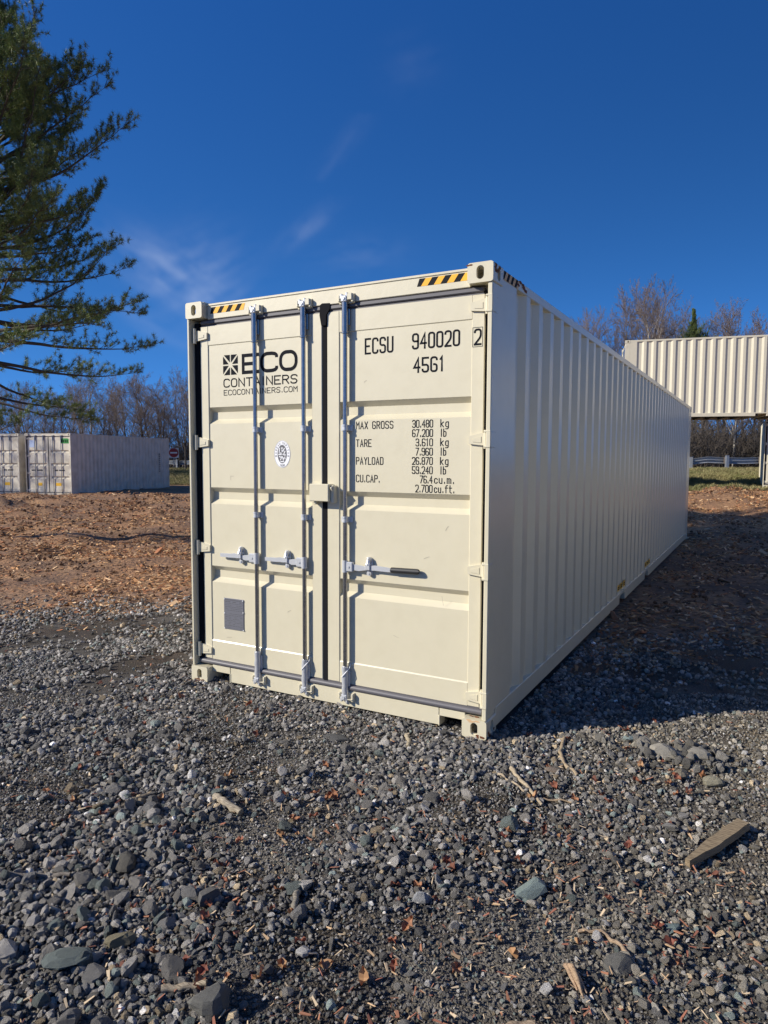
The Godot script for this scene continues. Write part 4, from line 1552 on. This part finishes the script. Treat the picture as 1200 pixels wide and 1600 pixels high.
	stick.call("thin_splinter", [Vector2(2.66, 0.40), Vector2(2.78, 0.50), Vector2(2.90, 0.57)], 0.008, 0.005, Color(0.44, 0.36, 0.25), "thin splinter lying along the pale splintered stick")
	stick.call("short_twig", [Vector2(2.92, 0.55), Vector2(3.03, 0.50), Vector2(3.12, 0.48)], 0.006, 0.004, Color(0.45, 0.33, 0.2), "short thin twig at the end of the pale splintered stick")
	stick.call("stubby_stick", [Vector2(1.51, 1.39), Vector2(1.60, 1.415), Vector2(1.70, 1.42)], 0.020, 0.017, Color(0.42, 0.36, 0.26), "stubby pale stick on gravel left of centre")
	stick.call("long_stick", [Vector2(1.17, 2.31), Vector2(1.29, 2.22), Vector2(1.41, 2.15)], 0.012, 0.010, Color(0.24, 0.21, 0.17), "straight grey stick at the left edge")
	stick.call("upright_stick", [Vector2(2.29, 1.74), Vector2(2.33, 1.83), Vector2(2.38, 1.92)], 0.013, 0.011, Color(0.27, 0.24, 0.19), "grey stick pointing at the viewer above the white pebble")
	stick.call("wood_peg", [Vector2(2.23, 2.43), Vector2(2.29, 2.39), Vector2(2.35, 2.35)], 0.013, 0.012, Color(0.40, 0.33, 0.23), "short round peg of wood above the rough grey rock at the bottom edge")
	stick.call("bowed_twig", [Vector2(3.34, 1.46), Vector2(3.42, 1.44), Vector2(3.50, 1.49), Vector2(3.56, 1.57)], 0.006, 0.009, Color(0.36, 0.26, 0.17), "thin bowed brown twig on the right, above the rounded rock")
	stick.call("dark_stick", [Vector2(1.12, 1.72), Vector2(1.16, 1.60), Vector2(1.19, 1.52)], 0.013, 0.015, Color(0.25, 0.20, 0.14), "short brown stick on gravel near the left edge")
	stick.call("corner_stick", [Vector2(3.20, 2.08), Vector2(3.27, 2.02), Vector2(3.33, 1.98)], 0.010, 0.012, Color(0.36, 0.27, 0.18), "brown stick at the bottom edge right of centre")
	stick.call("chip_stick", [Vector2(1.98, 0.18), Vector2(2.04, 0.26), Vector2(2.07, 0.34)], 0.016, 0.012, Color(0.42, 0.36, 0.25), "small pale stub of wood in front of the container's fork pocket")
	# scrap of plank
	var m := M.new()
	m.colored = true
	m.col = Color(0.30, 0.23, 0.14)
	var p0 := on_ground(3.655, 0.83, 0.035)
	var p1 := on_ground(3.855, 0.43, 0.055)
	var dirv := (p1 - p0).normalized()
	var sidev := dirv.cross(Vector3.UP).normalized()
	m.xf = Transform3D(Basis(dirv, sidev.cross(dirv), sidev), p0)
	var len := p0.distance_to(p1)
	var segs := 9
	for i in segs:
		var ta := float(i) / segs
		var tb := float(i + 1) / segs
		var wa := lerpf(0.012, 0.032, smoothstep(0.0, 0.45, ta)) + 0.002 * sin(i * 2.1)
		var wb := lerpf(0.012, 0.032, smoothstep(0.0, 0.45, tb)) + 0.002 * sin((i + 1) * 2.1)
		var h := 0.016
		var A := [Vector3(ta * len, -h, -wa), Vector3(ta * len, h, -wa * 0.8), Vector3(ta * len, h, wa * 0.9), Vector3(ta * len, -h, wa)]
		var B := [Vector3(tb * len, -h, -wb), Vector3(tb * len, h, -wb * 0.8), Vector3(tb * len, h, wb * 0.9), Vector3(tb * len, -h, wb)]
		for q in 4:
			var w := (q + 1) % 4
			m.quad(A[q], A[w], B[w], B[q])
		if i == 0:
			m.quad(A[3], A[2], A[1], A[0])
		if i == segs - 1:
			m.quad(B[0], B[1], B[2], B[3])
	tag(add(self, "plank_scrap", m, mats.weathered_wood), "weathered brown scrap of split plank lying on the gravel at the right", "plank")
	m = M.new()
	m.colored = true
	for i in 6:
		m.col = Color(0.42, 0.29, 0.18) * rng.randf_range(0.8, 1.15)
		var o := Vector3(3.36 + i * 0.006, 0, 1.70 + i * 0.004)
		var a := on_ground(o.x - 0.01, o.z, 0.022 + i * 0.004)
		var b := on_ground(o.x + rng.randf_range(0.04, 0.075), o.z + rng.randf_range(0.06, 0.12), 0.02)
		m.tube([a, a.lerp(b, 0.5) + Vector3(0, 0.004, 0), b], [0.008, 0.010, 0.003], 5)
	tag(add(self, "split_wood", m, mats.weathered_wood), "splayed piece of split reddish wood at the bottom right", "wood scrap")
	# leaves
	var lm := []
	for i in 5:
		var l := M.new()
		l.colored = true
		l.col = [Color(0.24, 0.085, 0.045), Color(0.30, 0.13, 0.06), Color(0.19, 0.06, 0.036), Color(0.38, 0.21, 0.10), Color(0.15, 0.055, 0.035)][i]
		var k2 := 7
		for s in k2:
			var t0 := float(s) / k2
			var t1 := float(s + 1) / k2
			var f := func(t: float, w: float): return Vector3((t - 0.5) * 1.0, 0.16 * sin(t * 5.0 + i) + absf(w) * 0.35 * (0.5 + 0.5 * sin(t * 9.0 + i * 2)), w * 0.32 * sin(PI * clampf(t, 0.03, 0.98)) * (1.0 + 0.35 * sin(t * 17.0 + i)))
			l.quad(f.call(t0, 0.0), f.call(t0, -1.0), f.call(t1, -1.0), f.call(t1, 0.0))
			l.quad(f.call(t0, 1.0), f.call(t0, 0.0), f.call(t1, 0.0), f.call(t1, 1.0))
		lm.append(l.build())
	var spots := []
	for q in [[2.9, 1.25], [2.66, 1.5], [2.05, 1.1], [1.85, 1.2], [2.6, 2.1], [1.95, 2.2], [2.2, 2.35], [2.9, 2.0], [3.0, 0.5], [3.55, -0.05], [3.35, -0.1], [3.2, 0.75]]:
		for i in 4:
			spots.append(Vector2(q[0] + rng.randf_range(-0.16, 0.16), q[1] + rng.randf_range(-0.14, 0.14)))
	for i in 110:
		var dd := rng.randf_range(2.1, 5.4)
		var p := cw(rng.randf_range(-0.52, 0.5) * dd, dd)
		spots.append(Vector2(p.x, p.z))
	for i in spots.size():
		var p: Vector2 = spots[i]
		if _from_container(p.x, p.y) < 0.1 or p.y < gravel_edge(p.x):
			continue
		var o := add(self, "dry_leaf", lm[rng.randi() % 5], mats.leaf)
		o.transform = Transform3D(rand_basis(rng.randf_range(0.028, 0.06), 0.6), on_ground(p.x, p.y, 0.024))
		tag(o, "small curled reddish brown leaf lying among the dark gravel", "leaf", "dry leaves scattered on the gravel")


# ------------------------------------------------------------------ trees
func grow(mt: M, mc: M, p: Vector3, d: Vector3, len: float, r: float, lvl: int, maxl: int, up: float, r_min: float) -> void:
	var m := mt if lvl <= 1 else mc
	var n: int = [6, 4, 3, 2, 2][lvl]
	var pts := [p]
	var rads := [r]
	var kids := []
	for i in n:
		d = (d + Vector3(rng.randf_range(-1, 1), rng.randf_range(-1, 1), rng.randf_range(-1, 1)) * (0.07 + 0.06 * lvl) + Vector3.UP * up).normalized()
		p += d * len / n
		var t := float(i + 1) / n
		pts.append(p)
		rads.append(maxf(r * (1.0 - 0.72 * t), r_min))
		if lvl < maxl and (i >= 1 or lvl > 0):
			var cnt: int = [3, 3, 2, 2][lvl]
			for k in cnt:
				var ax := d.cross(Vector3(rng.randf_range(-1, 1), rng.randf_range(-1, 1), rng.randf_range(-1, 1)))
				if ax.length() < 0.05:
					continue
				var nd := d.rotated(ax.normalized(), rng.randf_range(0.35, 0.95) if lvl < 2 else rng.randf_range(0.3, 0.8))
				kids.append([p, nd, len * rng.randf_range(0.34, 0.56) * (1.1 - 0.45 * t), maxf(rads[-1] * rng.randf_range(0.4, 0.65), r_min)])
	m.tube(pts, rads, [7, 5, 3, 3, 3][lvl], false)
	for q in kids:
		grow(mt, mc, q[0], q[1], q[2], q[3], lvl + 1, maxl, up, r_min)


func bare_tree(sd: int, h: float, r: float, bark: String, twig: String) -> Node3D:
	rng.seed = sd
	var root := base("bare_tree", Vector3.ZERO)
	var mt := M.new()
	var mc := M.new()
	grow(mt, mc, Vector3(0, -0.2, 0), Vector3(rng.randf_range(-0.06, 0.06), 1, rng.randf_range(-0.06, 0.06)).normalized(), h * 0.8, r, 0, 4, 0.07, 0.0066)
	var top := 0.0
	for q in mc.v:
		top = maxf(top, q.y)
	root.set_meta("top", top)
	add(root, "trunk", mt, mats[bark])
	add(root, "crown", mc, mats[twig])
	return root


func make_trees() -> void:
	var protos := []
	for i in 6:
		protos.append(bare_tree(900 + i, 11.0, 0.15, "pale_bark" if i == 3 else "bark", "twig"))
	var used := {}
	# photograph column, row of the top, distance
	var spots := []
	rng.seed = 4242
	for q in [[-25, 600, 50], [8, 604, 52], [30, 590, 60], [62, 608, 50], [85, 600, 62], [108, 586, 55], [128, 598, 52], [146, 556, 58], [160, 596, 50], [178, 590, 64], [198, 586, 54], [222, 582, 60], [240, 592, 50], [262, 590, 56], [282, 570, 62], [300, 580, 53], [-60, 590, 55], [330, 585, 60], [20, 612, 48], [96, 606, 50], [138, 602, 49], [186, 604, 50], [230, 578, 57], [252, 598, 51], [290, 574, 54], [50, 596, 70], [188, 600, 72], [250, 600, 70]]:
		spots.append([q[0], q[1], q[2], "l"])
	for q in [[868, 505, 60], [900, 488, 54], [935, 470, 56], [962, 448, 58], [1000, 432, 55], [1030, 446, 57], [1050, 470, 60], [1100, 478, 62], [1128, 466, 58], [1160, 476, 55], [1190, 486, 60], [1225, 480, 56], [1143, 520, 47], [1095, 540, 49], [1260, 490, 58], [1180, 530, 50], [985, 446, 66], [1075, 500, 66], [1015, 430, 60], [1045, 446, 64], [915, 484, 64], [1120, 474, 66], [1170, 482, 64]]:
		spots.append([q[0], q[1], q[2], "r"])
	for q in [[350, 575, 57], [385, 570, 64], [420, 560, 62], [455, 572, 58], [490, 560, 66], [520, 560, 58], [555, 565, 63], [610, 550, 64], [655, 556, 58], [700, 540, 60], [745, 545, 66], [790, 530, 62], [830, 520, 66]]:
		spots.append([q[0], q[1], q[2], "m"])
	var k := 0
	for s in spots:
		var i: int = 3 if (s[0] == 1000 or s[0] == 146 or s[0] == 1143) else [0, 1, 2, 4, 5][k % 5]
		k += 1
		var p: Node3D = protos[i]
		var o: Node3D = p
		if used.has(i):
			o = copy(p, "bare_tree")
		used[i] = true
		var at := cw((s[0] - 600.0) / 1083.0 * s[2], s[2])
		at.y = height(at.x, at.z)
		var want: float = 1.73 + (717.0 - s[1]) / 1083.0 * s[2] - at.y
		var sc: float = want / p.get_meta("top")
		o.position = at
		o.rotation.y = rng.randf() * TAU
		var wide := 0.72 if s[3] == "r" else 0.95
		o.scale = Vector3(sc * wide * rng.randf_range(0.85, 1.15), sc, sc * wide * rng.randf_range(0.85, 1.15))
		var label := "bare grey-brown tree in the thicket behind the leftmost container"
		if s[0] > 250:
			label = "bare grey-brown tree in the thicket by the red road sign"
		elif s[0] > 130:
			label = "bare grey-brown tree behind the long grey side of the stickered container"
		elif s[0] > 42:
			label = "bare grey-brown tree behind the doors of the green-stickered container"
		var group := "bare trees behind the left containers"
		if s[3] == "r":
			label = "bare brown tree rising behind the raised container's middle"
			if s[0] < 960:
				label = "bare brown tree showing just above the long container's roof edge"
			elif s[0] < 1065:
				label = "bare brown tree rising above the raised container's left end"
			elif s[0] > 1150:
				label = "bare brown tree above the raised container near the right edge"
			group = "bare trees behind the raised container"
		elif s[3] == "m":
			label = "bare tree behind the long cream container"
			group = "bare trees behind the long container"
		if s[0] == 1000:
			label = "tallest pale-limbed bare tree above the left end of the raised container"
			group = ""
		elif s[0] == 146:
			label = "pale-limbed bare tree standing above the left thicket"
			group = ""
		elif s[0] == 1143:
			label = "pale forked tree seen under the raised container behind the guard rail"
			group = ""
		tag(o, label, "tree")
		if group:
			o.set_meta("group", group)
		elif o.has_meta("group"):
			o.remove_meta("group")
	# two more outside the picture on the left: their branches dapple the doors of the left containers
	for q in [[-29.8, 30.2, 0.9]]:
		var o := copy(protos[1], "bare_tree")
		o.position = cw(q[0], q[1])
		o.position.y = height(o.position.x, o.position.z)
		o.scale = Vector3.ONE * q[2]
		o.rotation.y = q[0]
		tag(o, "bare tree outside the picture on the left, dappling the container doors", "tree")
		o.set_meta("group", "bare trees left of the picture")
	for p in protos:
		p.remove_meta("top")
	# undergrowth
	var root := Node3D.new()
	root.name = "undergrowth"
	add_child(root)
	tag(root, "", "", "", "stuff")
	for v in 3:
		var m := M.new()
		for i in 9:
			var a := rng.randf() * TAU
			grow(m, m, Vector3(cos(a), 0, sin(a)) * rng.randf() * 1.2, Vector3(cos(a) * 0.5, 1, sin(a) * 0.5).normalized(), rng.randf_range(1.4, 2.6), 0.022, 2, 4, 0.02, 0.008)
		var buf := PackedFloat32Array()
		for i in 170:
			var d := rng.randf_range(44.0, 62.0)
			var x := rng.randf_range(9.0, 34.0)
			if i % 2:
				d = rng.randf_range(59.0, 72.0)
				x = rng.randf_range(-42.0, 9.0)
			var p := cw(x, d)
			var tint := rng.randf_range(0.6, 1.25)
			var dens := 0.0
			push(buf, Basis(Vector3.UP, rng.randf() * TAU).scaled(Vector3(1.2, rng.randf_range(0.8, 1.6), 1.2)), Vector3(p.x, height(p.x, p.z) - 0.1, p.z), Color(tint, tint * 0.97, tint * 0.93))
		mm(root, "brush", m.build(), buf, mats.brush_twig)


func pine_profile(h: float) -> float:
	var p := [[3.4, 2.4], [4.6, 3.8], [6.0, 5.6], [7.2, 6.4], [8.5, 5.6], [10.0, 5.4], [11.5, 5.5], [12.8, 6.3], [14.0, 5.5], [15.2, 4.4], [16.4, 2.9], [17.6, 1.7], [18.6, 0.95], [19.8, 0.4], [21.0, 0.15]]
	for i in p.size() - 1:
		if h < p[i + 1][0]:
			return lerpf(p[i][1], p[i + 1][1], clampf((h - p[i][0]) / (p[i + 1][0] - p[i][0]), 0, 1))
	return 0.3


func make_pine() -> void:
	rng.seed = 77
	var root := base("pine_tree", cw(-8.55, 14.94))
	root.position.y = height(root.position.x, root.position.z) - 0.05
	root.scale = Vector3(0.55, 0.585, 0.55)
	tag(root, "tall dark green pine tree with long layered boughs at the left edge", "tree")
	var m := M.new()
	var pts := []
	var rads := []
	for i in 15:
		var h := i * 1.5
		pts.append(Vector3(0.10 * sin(i * 0.7) + 0.036 * h, h, 0.1 * sin(i * 0.9 + 1.0)))
		rads.append(maxf(0.26 * (1.0 - h / 21.5), 0.02))
	m.tube(pts, rads, 10)
	add(root, "trunk", m, mats.pine_bark)
	# needle tuft
	var tufts := []
	var bufs := []
	for k in 3:
		var t := M.new()
		for i in 40:
			var d := Vector3(rng.randf_range(-1, 1), rng.randf_range(-0.9, 1), rng.randf_range(-0.5, 1.2)).normalized()
			var l := rng.randf_range(0.08, 0.15)
			var s := d.cross(Vector3(rng.randf_range(-1, 1), rng.randf_range(-1, 1), 0.3)).normalized() * 0.0042
			var o := Vector3(0, 0, rng.randf_range(-0.06, 0.05))
			t.tri(o - s, o + s, o + d * l)
		tufts.append(t.build())
		bufs.append(PackedFloat32Array())
	var br := M.new()
	var boughs := []   # height, bearing, length
	for q in [[7.3, 0.05, 6.5], [7.6, -0.3, 5.8], [8.3, 0.3, 5.6], [5.1, 0.0, 4.1], [9.2, 0.0, 5.6], [12.2, 0.1, 6.2], [11.6, -0.3, 6.0], [10.4, 0.2, 5.4], [13.6, 0.0, 5.2], [14.4, 0.2, 4.6]]:
		boughs.append([q[0], YAW * -1.0 + q[1] + TAU, q[2], true])
	var hh := 3.9
	var spin := 0.0
	while hh < 20.9:
		var whorl := 6 if hh > 8.0 else 5
		for w in whorl:
			spin += TAU / whorl + rng.randf_range(-0.25, 0.25)
			var bl := pine_profile(hh + rng.randf_range(-0.4, 0.4)) * rng.randf_range(0.68, 1.05)
			if (hh < 9.8 and rng.randf() < 0.38) or rng.randf() < 0.12:
				continue
			boughs.append([hh, -spin, bl, false])
		hh += rng.randf_range(0.30, 0.46) if hh > 8.0 else rng.randf_range(0.5, 0.8)
	var count := 0
	for bo in boughs:
		var h: float = bo[0]
		var L: float = bo[2]
		var elev := lerpf(-0.02, 0.75, smoothstep(5.0, 20.0, h)) + rng.randf_range(-0.12, 0.12) * (0.4 if bo[3] else 1.0)
		var d := Vector3(cos(bo[1]) * cos(elev), sin(elev), sin(bo[1]) * cos(elev))
		if bo[3]:
			d = (right_dir.rotated(Vector3.UP, bo[1] + YAW - TAU) * cos(elev) + Vector3.UP * sin(elev)).normalized()
		var p := Vector3(0.036 * h, h, 0)
		var n := maxi(4, int(L / 0.40))
		var bp := [p]
		var brd := [0.012 + 0.011 * L]
		for i in n:
			var t := float(i + 1) / n
			d = (d + Vector3(rng.randf_range(-0.2, 0.2), (0.02 + 0.07 * t) * smoothstep(3.0, 12.0, h) - 0.01 + rng.randf_range(-0.1, 0.1), rng.randf_range(-0.2, 0.2))).normalized()
			p += d * L / n
			bp.append(p)
			brd.append(maxf((0.012 + 0.011 * L) * (1.0 - t), 0.006))
			var bare := 0.28 if h > 9.0 else 0.34
			if t < bare:
				continue
			var side := d.cross(Vector3.UP).normalized()
			for sgn in [-1.0, 1.0]:
				for rep in (3 if h > 9.6 else 2):
					if rng.randf() < 0.14:
						continue
					var sd: Vector3 = (d * rng.randf_range(0.3, 0.95) + side * sgn * rng.randf_range(0.3, 1.0) + Vector3.UP * rng.randf_range(-0.25, 0.75)).normalized()
					var sl := rng.randf_range(0.35, 1.05) * (1.0 - 0.45 * t) * clampf(L / 3.0, 0.45, 1.2)
					var q := p - d * rng.randf() * L / n
					var e := q + sd * sl + Vector3.UP * 0.06
					br.tube([q, q.lerp(e, 0.5), e], [0.009, 0.007, 0.004], 3, false)
					var steps := maxi(2, int(sl / 0.15))
					for s in range(1, steps + 1):
						var f := float(s) / steps
						if f < 0.35:
							continue
						var tp := q.lerp(e, f) + Vector3(rng.randf_range(-1, 1), rng.randf_range(-0.6, 1), rng.randf_range(-1, 1)) * 0.07
						var zdir := (sd + Vector3(rng.randf_range(-0.6, 0.6), rng.randf_range(-0.2, 0.9), rng.randf_range(-0.6, 0.6))).normalized()
						var b := Basis.looking_at(-zdir, Vector3(0.1, 0.99, 0.1)).scaled(Vector3.ONE * rng.randf_range(1.05, 1.75))
						var c := Color(0.085, 0.13, 0.035).lerp(Color(0.22, 0.26, 0.075), rng.randf())
						push(bufs[count % 3], b, tp, c)
						count += 1
		for s in 3:
			push(bufs[s], Basis.looking_at(-d, Vector3(0.1, 0.99, 0.1)).scaled(Vector3.ONE * 1.2), p - d * 0.08 * s, Color(0.11, 0.13, 0.04))
		br.tube(bp, brd, 5, false)
	add(root, "branches", br, mats.pine_bark)
	for k in 3:
		mm(root, "needles", tufts[k], bufs[k], mats.needle)
	print("pine tufts ", count)
	var ev := copy(root, "evergreen_tree")
	var at := cw(24.17, 55.0)
	at.y = height(at.x, at.z)
	var want := 1.73 + (717.0 - 486.0) / 1083.0 * 55.0 - at.y
	ev.position = at
	ev.rotation.y = 2.0
	ev.scale = Vector3(0.36, want / 21.0, 0.36)
	tag(ev, "small dark evergreen poking up behind the raised container", "tree")


# ------------------------------------------------------------------ road, guard rail, sign
func make_road() -> void:
	var path := [cw(-40, 61), cw(-24, 59), cw(-15, 57.2), cw(-5, 52), cw(6, 43.5), cw(12, 38.6), cw(15, 37.2), cw(18, 36.8), cw(24, 37.4), cw(36, 40)]
	var curve := Curve3D.new()
	for i in path.size():
		var t: Vector3 = (path[mini(i + 1, path.size() - 1)] - path[maxi(i - 1, 0)]) * 0.18
		curve.add_point(path[i], -t, t)
	# road strip behind the rail
	var v := PackedVector3Array()
	var ix := PackedInt32Array()
	var total := curve.get_baked_length()
	var n := int(total / 1.0)
	for i in n + 1:
		var p := curve.sample_baked(total * i / n)
		var q := curve.sample_baked(minf(total * i / n + 0.5, total))
		var d := (q - curve.sample_baked(maxf(total * i / n - 0.5, 0.0))).normalized()
		var out := Vector3(d.z, 0, -d.x)
		for w in [0.6, 6.8]:
			var e: Vector3 = p + out * w
			v.append(Vector3(e.x, height(e.x, e.z) + 0.06, e.z))
		if i < n:
			ix.append_array([i * 2, i * 2 + 2, i * 2 + 1, i * 2 + 1, i * 2 + 2, i * 2 + 3])
	var road := add(self, "road", sheet(v, PackedColorArray(), ix), mats.asphalt)
	tag(road, "", "", "", "structure")
	var root := base("guard_rail", Vector3.ZERO)
	tag(root, "galvanised roadside guard rail on posts beyond the grass", "guard rail")
	var m := M.new()
	var prof := [Vector2(0.0, 0.0), Vector2(0.0, 0.02), Vector2(0.075, 0.085), Vector2(0.075, 0.125), Vector2(0.0, 0.155), Vector2(0.0, 0.185), Vector2(0.075, 0.215), Vector2(0.075, 0.255), Vector2(0.0, 0.31), Vector2(0.0, 0.33)]
	var k := int(total / 0.95)
	var last := []
	var posts := 0
	for i in k + 1:
		var s := total * i / k
		var p := curve.sample_baked(s)
		p.y = height(p.x, p.z)
		var d := (curve.sample_baked(minf(s + 0.4, total)) - curve.sample_baked(maxf(s - 0.4, 0.0))).normalized()
		var out := Vector3(d.z, 0, -d.x)
		var ring := []
		for q in prof:
			ring.append(p + out * (0.30 + q.x) + Vector3.UP * (0.37 + q.y))
		if last.size():
			for j in prof.size() - 1:
				m.quad(last[j], ring[j], ring[j + 1], last[j + 1])
		last = ring
		if i % 2 == 0:
			var pm := M.new()
			pm.xf = Transform3D(Basis(d, Vector3.UP, -out), p)
			pm.box(Vector3(-0.075, -0.4, -0.015), Vector3(0.075, 0.80, 0.0))
			pm.box(Vector3(-0.006, -0.4, -0.135), Vector3(0.006, 0.80, -0.015))
			pm.box(Vector3(-0.075, -0.4, -0.15), Vector3(0.075, 0.80, -0.135))
			add(root, "post", pm, mats.galvanised)
			pm = M.new()
			pm.xf = Transform3D(Basis(d, Vector3.UP, -out), p)
			pm.box(Vector3(-0.07, 0.36, -0.30), Vector3(0.07, 0.72, -0.152))
			add(root, "spacer_block", pm, mats.pine_bark)
	add(root, "beam", m, mats.galvanised)
	# sign
	var sp := cw(-16.95, 56.0)
	sp.y = height(sp.x, sp.z)
	var sign := base("traffic_sign", sp, YAW + 0.25)
	tag(sign, "round red no-entry road sign on a post beside the guard rail", "road sign")
	m = M.new()
	m.box(Vector3(-0.03, -0.4, -0.05), Vector3(0.03, 1.7, -0.01))
	add(sign, "post", m, mats.galvanised)
	var cy := 1.73 + (717.0 - 708.0) / 1083.0 * 56.0 - sp.y
	m = M.new()
	m.box(Vector3(-0.40, cy - 0.40, -0.008), Vector3(0.40, cy + 0.40, 0.0))
	add(sign, "plate", m, mats.sticker_white)
	m = M.new()
	ellipse(m, Vector3(0, cy, 0.004), 0.37, 0.37, 28)
	add(sign, "red_disc", m, mats.sign_red)
	m = M.new()
	m.box(Vector3(-0.27, cy - 0.06, 0.006), Vector3(0.27, cy + 0.06, 0.009))
	add(sign, "white_bar", m, mats.sticker_white)


# ------------------------------------------------------------------ sky
func make_sky() -> Sky:
	var W := 1536
	var Hh := 768
	var f := PackedFloat32Array()
	f.resize(W * Hh * 3)
	var sun := SUN.normalized()
	var wisp := FastNoiseLite.new()
	wisp.seed = 9
	wisp.frequency = 1.0
	wisp.fractal_octaves = 5
	# azimuth, elevation, half-widths across and up, slant, strength
	var spots := [[-45.6, 13.9, 3.9, 1.7, -0.5, 0.34], [-43.0, 13.5, 3.2, 3.0, 0.5, 0.22], [-35.0, 17.8, 2.2, 0.7, 0.6, 0.18], [-30.8, 15.9, 3.5, 1.2, 0.1, 0.08], [-32.0, 23.4, 3.5, 0.7, 0.85, 0.05], [-26.8, 28.5, 2.2, 1.6, 0.2, 0.03], [-46.8, 10.0, 3.0, 0.7, -0.5, 0.12], [-70.0, 14.0, 9.0, 3.0, 0.3, 0.15], [20.0, 12.0, 10.0, 2.5, 0.2, 0.1]]
	var at := 0
	for j in Hh:
		var el := PI * (0.5 - (j + 0.5) / Hh)
		var se := sin(el)
		var ce := cos(el)
		var e := maxf(se, 0.0)
		var t := 1.0 - exp(-e * 4.9)
		var base_r := lerpf(0.088, 0.0080, t)
		var base_g := lerpf(0.375, 0.063, t)
		var base_b := lerpf(1.0, 0.268, t)
		var low := exp(-e * 22.0)
		for i in W:
			var az := wrapf(TAU * (i + 0.5) / W, -PI, PI)
			var dx := sin(az) * ce
			var dz := -cos(az) * ce
			var mu := dx * sun.x + se * sun.y + dz * sun.z
			var ph := 0.90 + maxf(0.0, lerpf(-0.7, 0.53, t)) * mu + 0.12 * mu * mu
			var gl := exp((mu - 1.0) * 9.0) * 0.35 + exp((mu - 1.0) * 60.0) * 1.2
			var r := base_r * ph + gl * 0.62 + low * 0.05
			var g := base_g * ph + gl * 0.74 + low * 0.05
			var b := base_b * ph + gl * 0.95 + low * 0.03
			var azd := rad_to_deg(az)
			var eld := rad_to_deg(el)
			if eld > 2.0 and eld < 40.0:
				for s in spots:
					var u: float = azd - s[0]
					var w: float = eld - s[1]
					if absf(u) > s[2] * 2.4 or absf(w) > s[3] * 3.2:
						continue
					var c: float = cos(s[4])
					var sn: float = sin(s[4])
					var along := u * c + w * sn
					var across := -u * sn + w * c
					var k := exp(-pow(along / s[2], 2.0) - pow(across / s[3], 2.0))
					var nz := wisp.get_noise_2d(along * 0.16 + s[0], across * 0.75) * 0.75 + wisp.get_noise_2d(along * 0.5 + s[1], across * 1.6 + 4.0) * 0.35
					k *= clampf(0.5 + nz * 1.1, 0.0, 1.3) * s[5] * 0.7
					r += (0.66 - r) * k
					g += (0.74 - g) * k
					b += (0.92 - b) * k
			if se < 0.0:
				var gk := clampf(-se * 6.0, 0, 1)
				r = lerpf(r, 0.10, gk)
				g = lerpf(g, 0.085, gk)
				b = lerpf(b, 0.07, gk)
			f[at] = r
			f[at + 1] = g
			f[at + 2] = b
			at += 3
	var im := Image.create_from_data(W, Hh, false, Image.FORMAT_RGBF, f.to_byte_array())
	var pm := PanoramaSkyMaterial.new()
	pm.panorama = ImageTexture.create_from_image(im)
	var sky := Sky.new()
	sky.sky_material = pm
	return sky


func _ready() -> void:
	rng.seed = 11
	n1.seed = 5
	n1.frequency = 0.02
	n1.fractal_octaves = 3
	n2.seed = 17
	n2.frequency = 0.02
	n2.fractal_octaves = 4
	# camera, sky, sun, exposure
	var cam := Camera3D.new()
	cam.name = "camera"
	cam.fov = 72.91
	cam.near = 0.05
	cam.far = 2000.0
	add_child(cam)
	cam.position = EYE
	cam.rotation = Vector3(-0.07584, YAW, 0.003757)
	cam.current = true
	var env := Environment.new()
	env.background_mode = Environment.BG_SKY
	env.sky = make_sky()
	env.background_energy_multiplier = 0.87
	env.tonemap_mode = Environment.TONE_MAPPER_LINEAR
	env.tonemap_exposure = 1.26
	env.sdfgi_enabled = true
	env.ssao_enabled = true
	env.ssil_enabled = true
	var we := WorldEnvironment.new()
	we.name = "environment"
	we.environment = env
	add_child(we)
	var sun := DirectionalLight3D.new()
	sun.name = "sun"
	sun.light_color = lin(1.0, 0.93, 0.80)
	sun.light_energy = 1.56
	sun.light_angular_distance = 0.53
	sun.shadow_enabled = true
	add_child(sun)
	sun.look_at_from_position(SUN * 50.0, Vector3.ZERO, Vector3.UP)

	make_materials()
	make_ground()
	make_road()
	main_container()
	other_containers()
	make_trees()
	make_pine()
	rng.seed = 21
	make_gravel()
	make_chips()
	make_grass()
	litter()
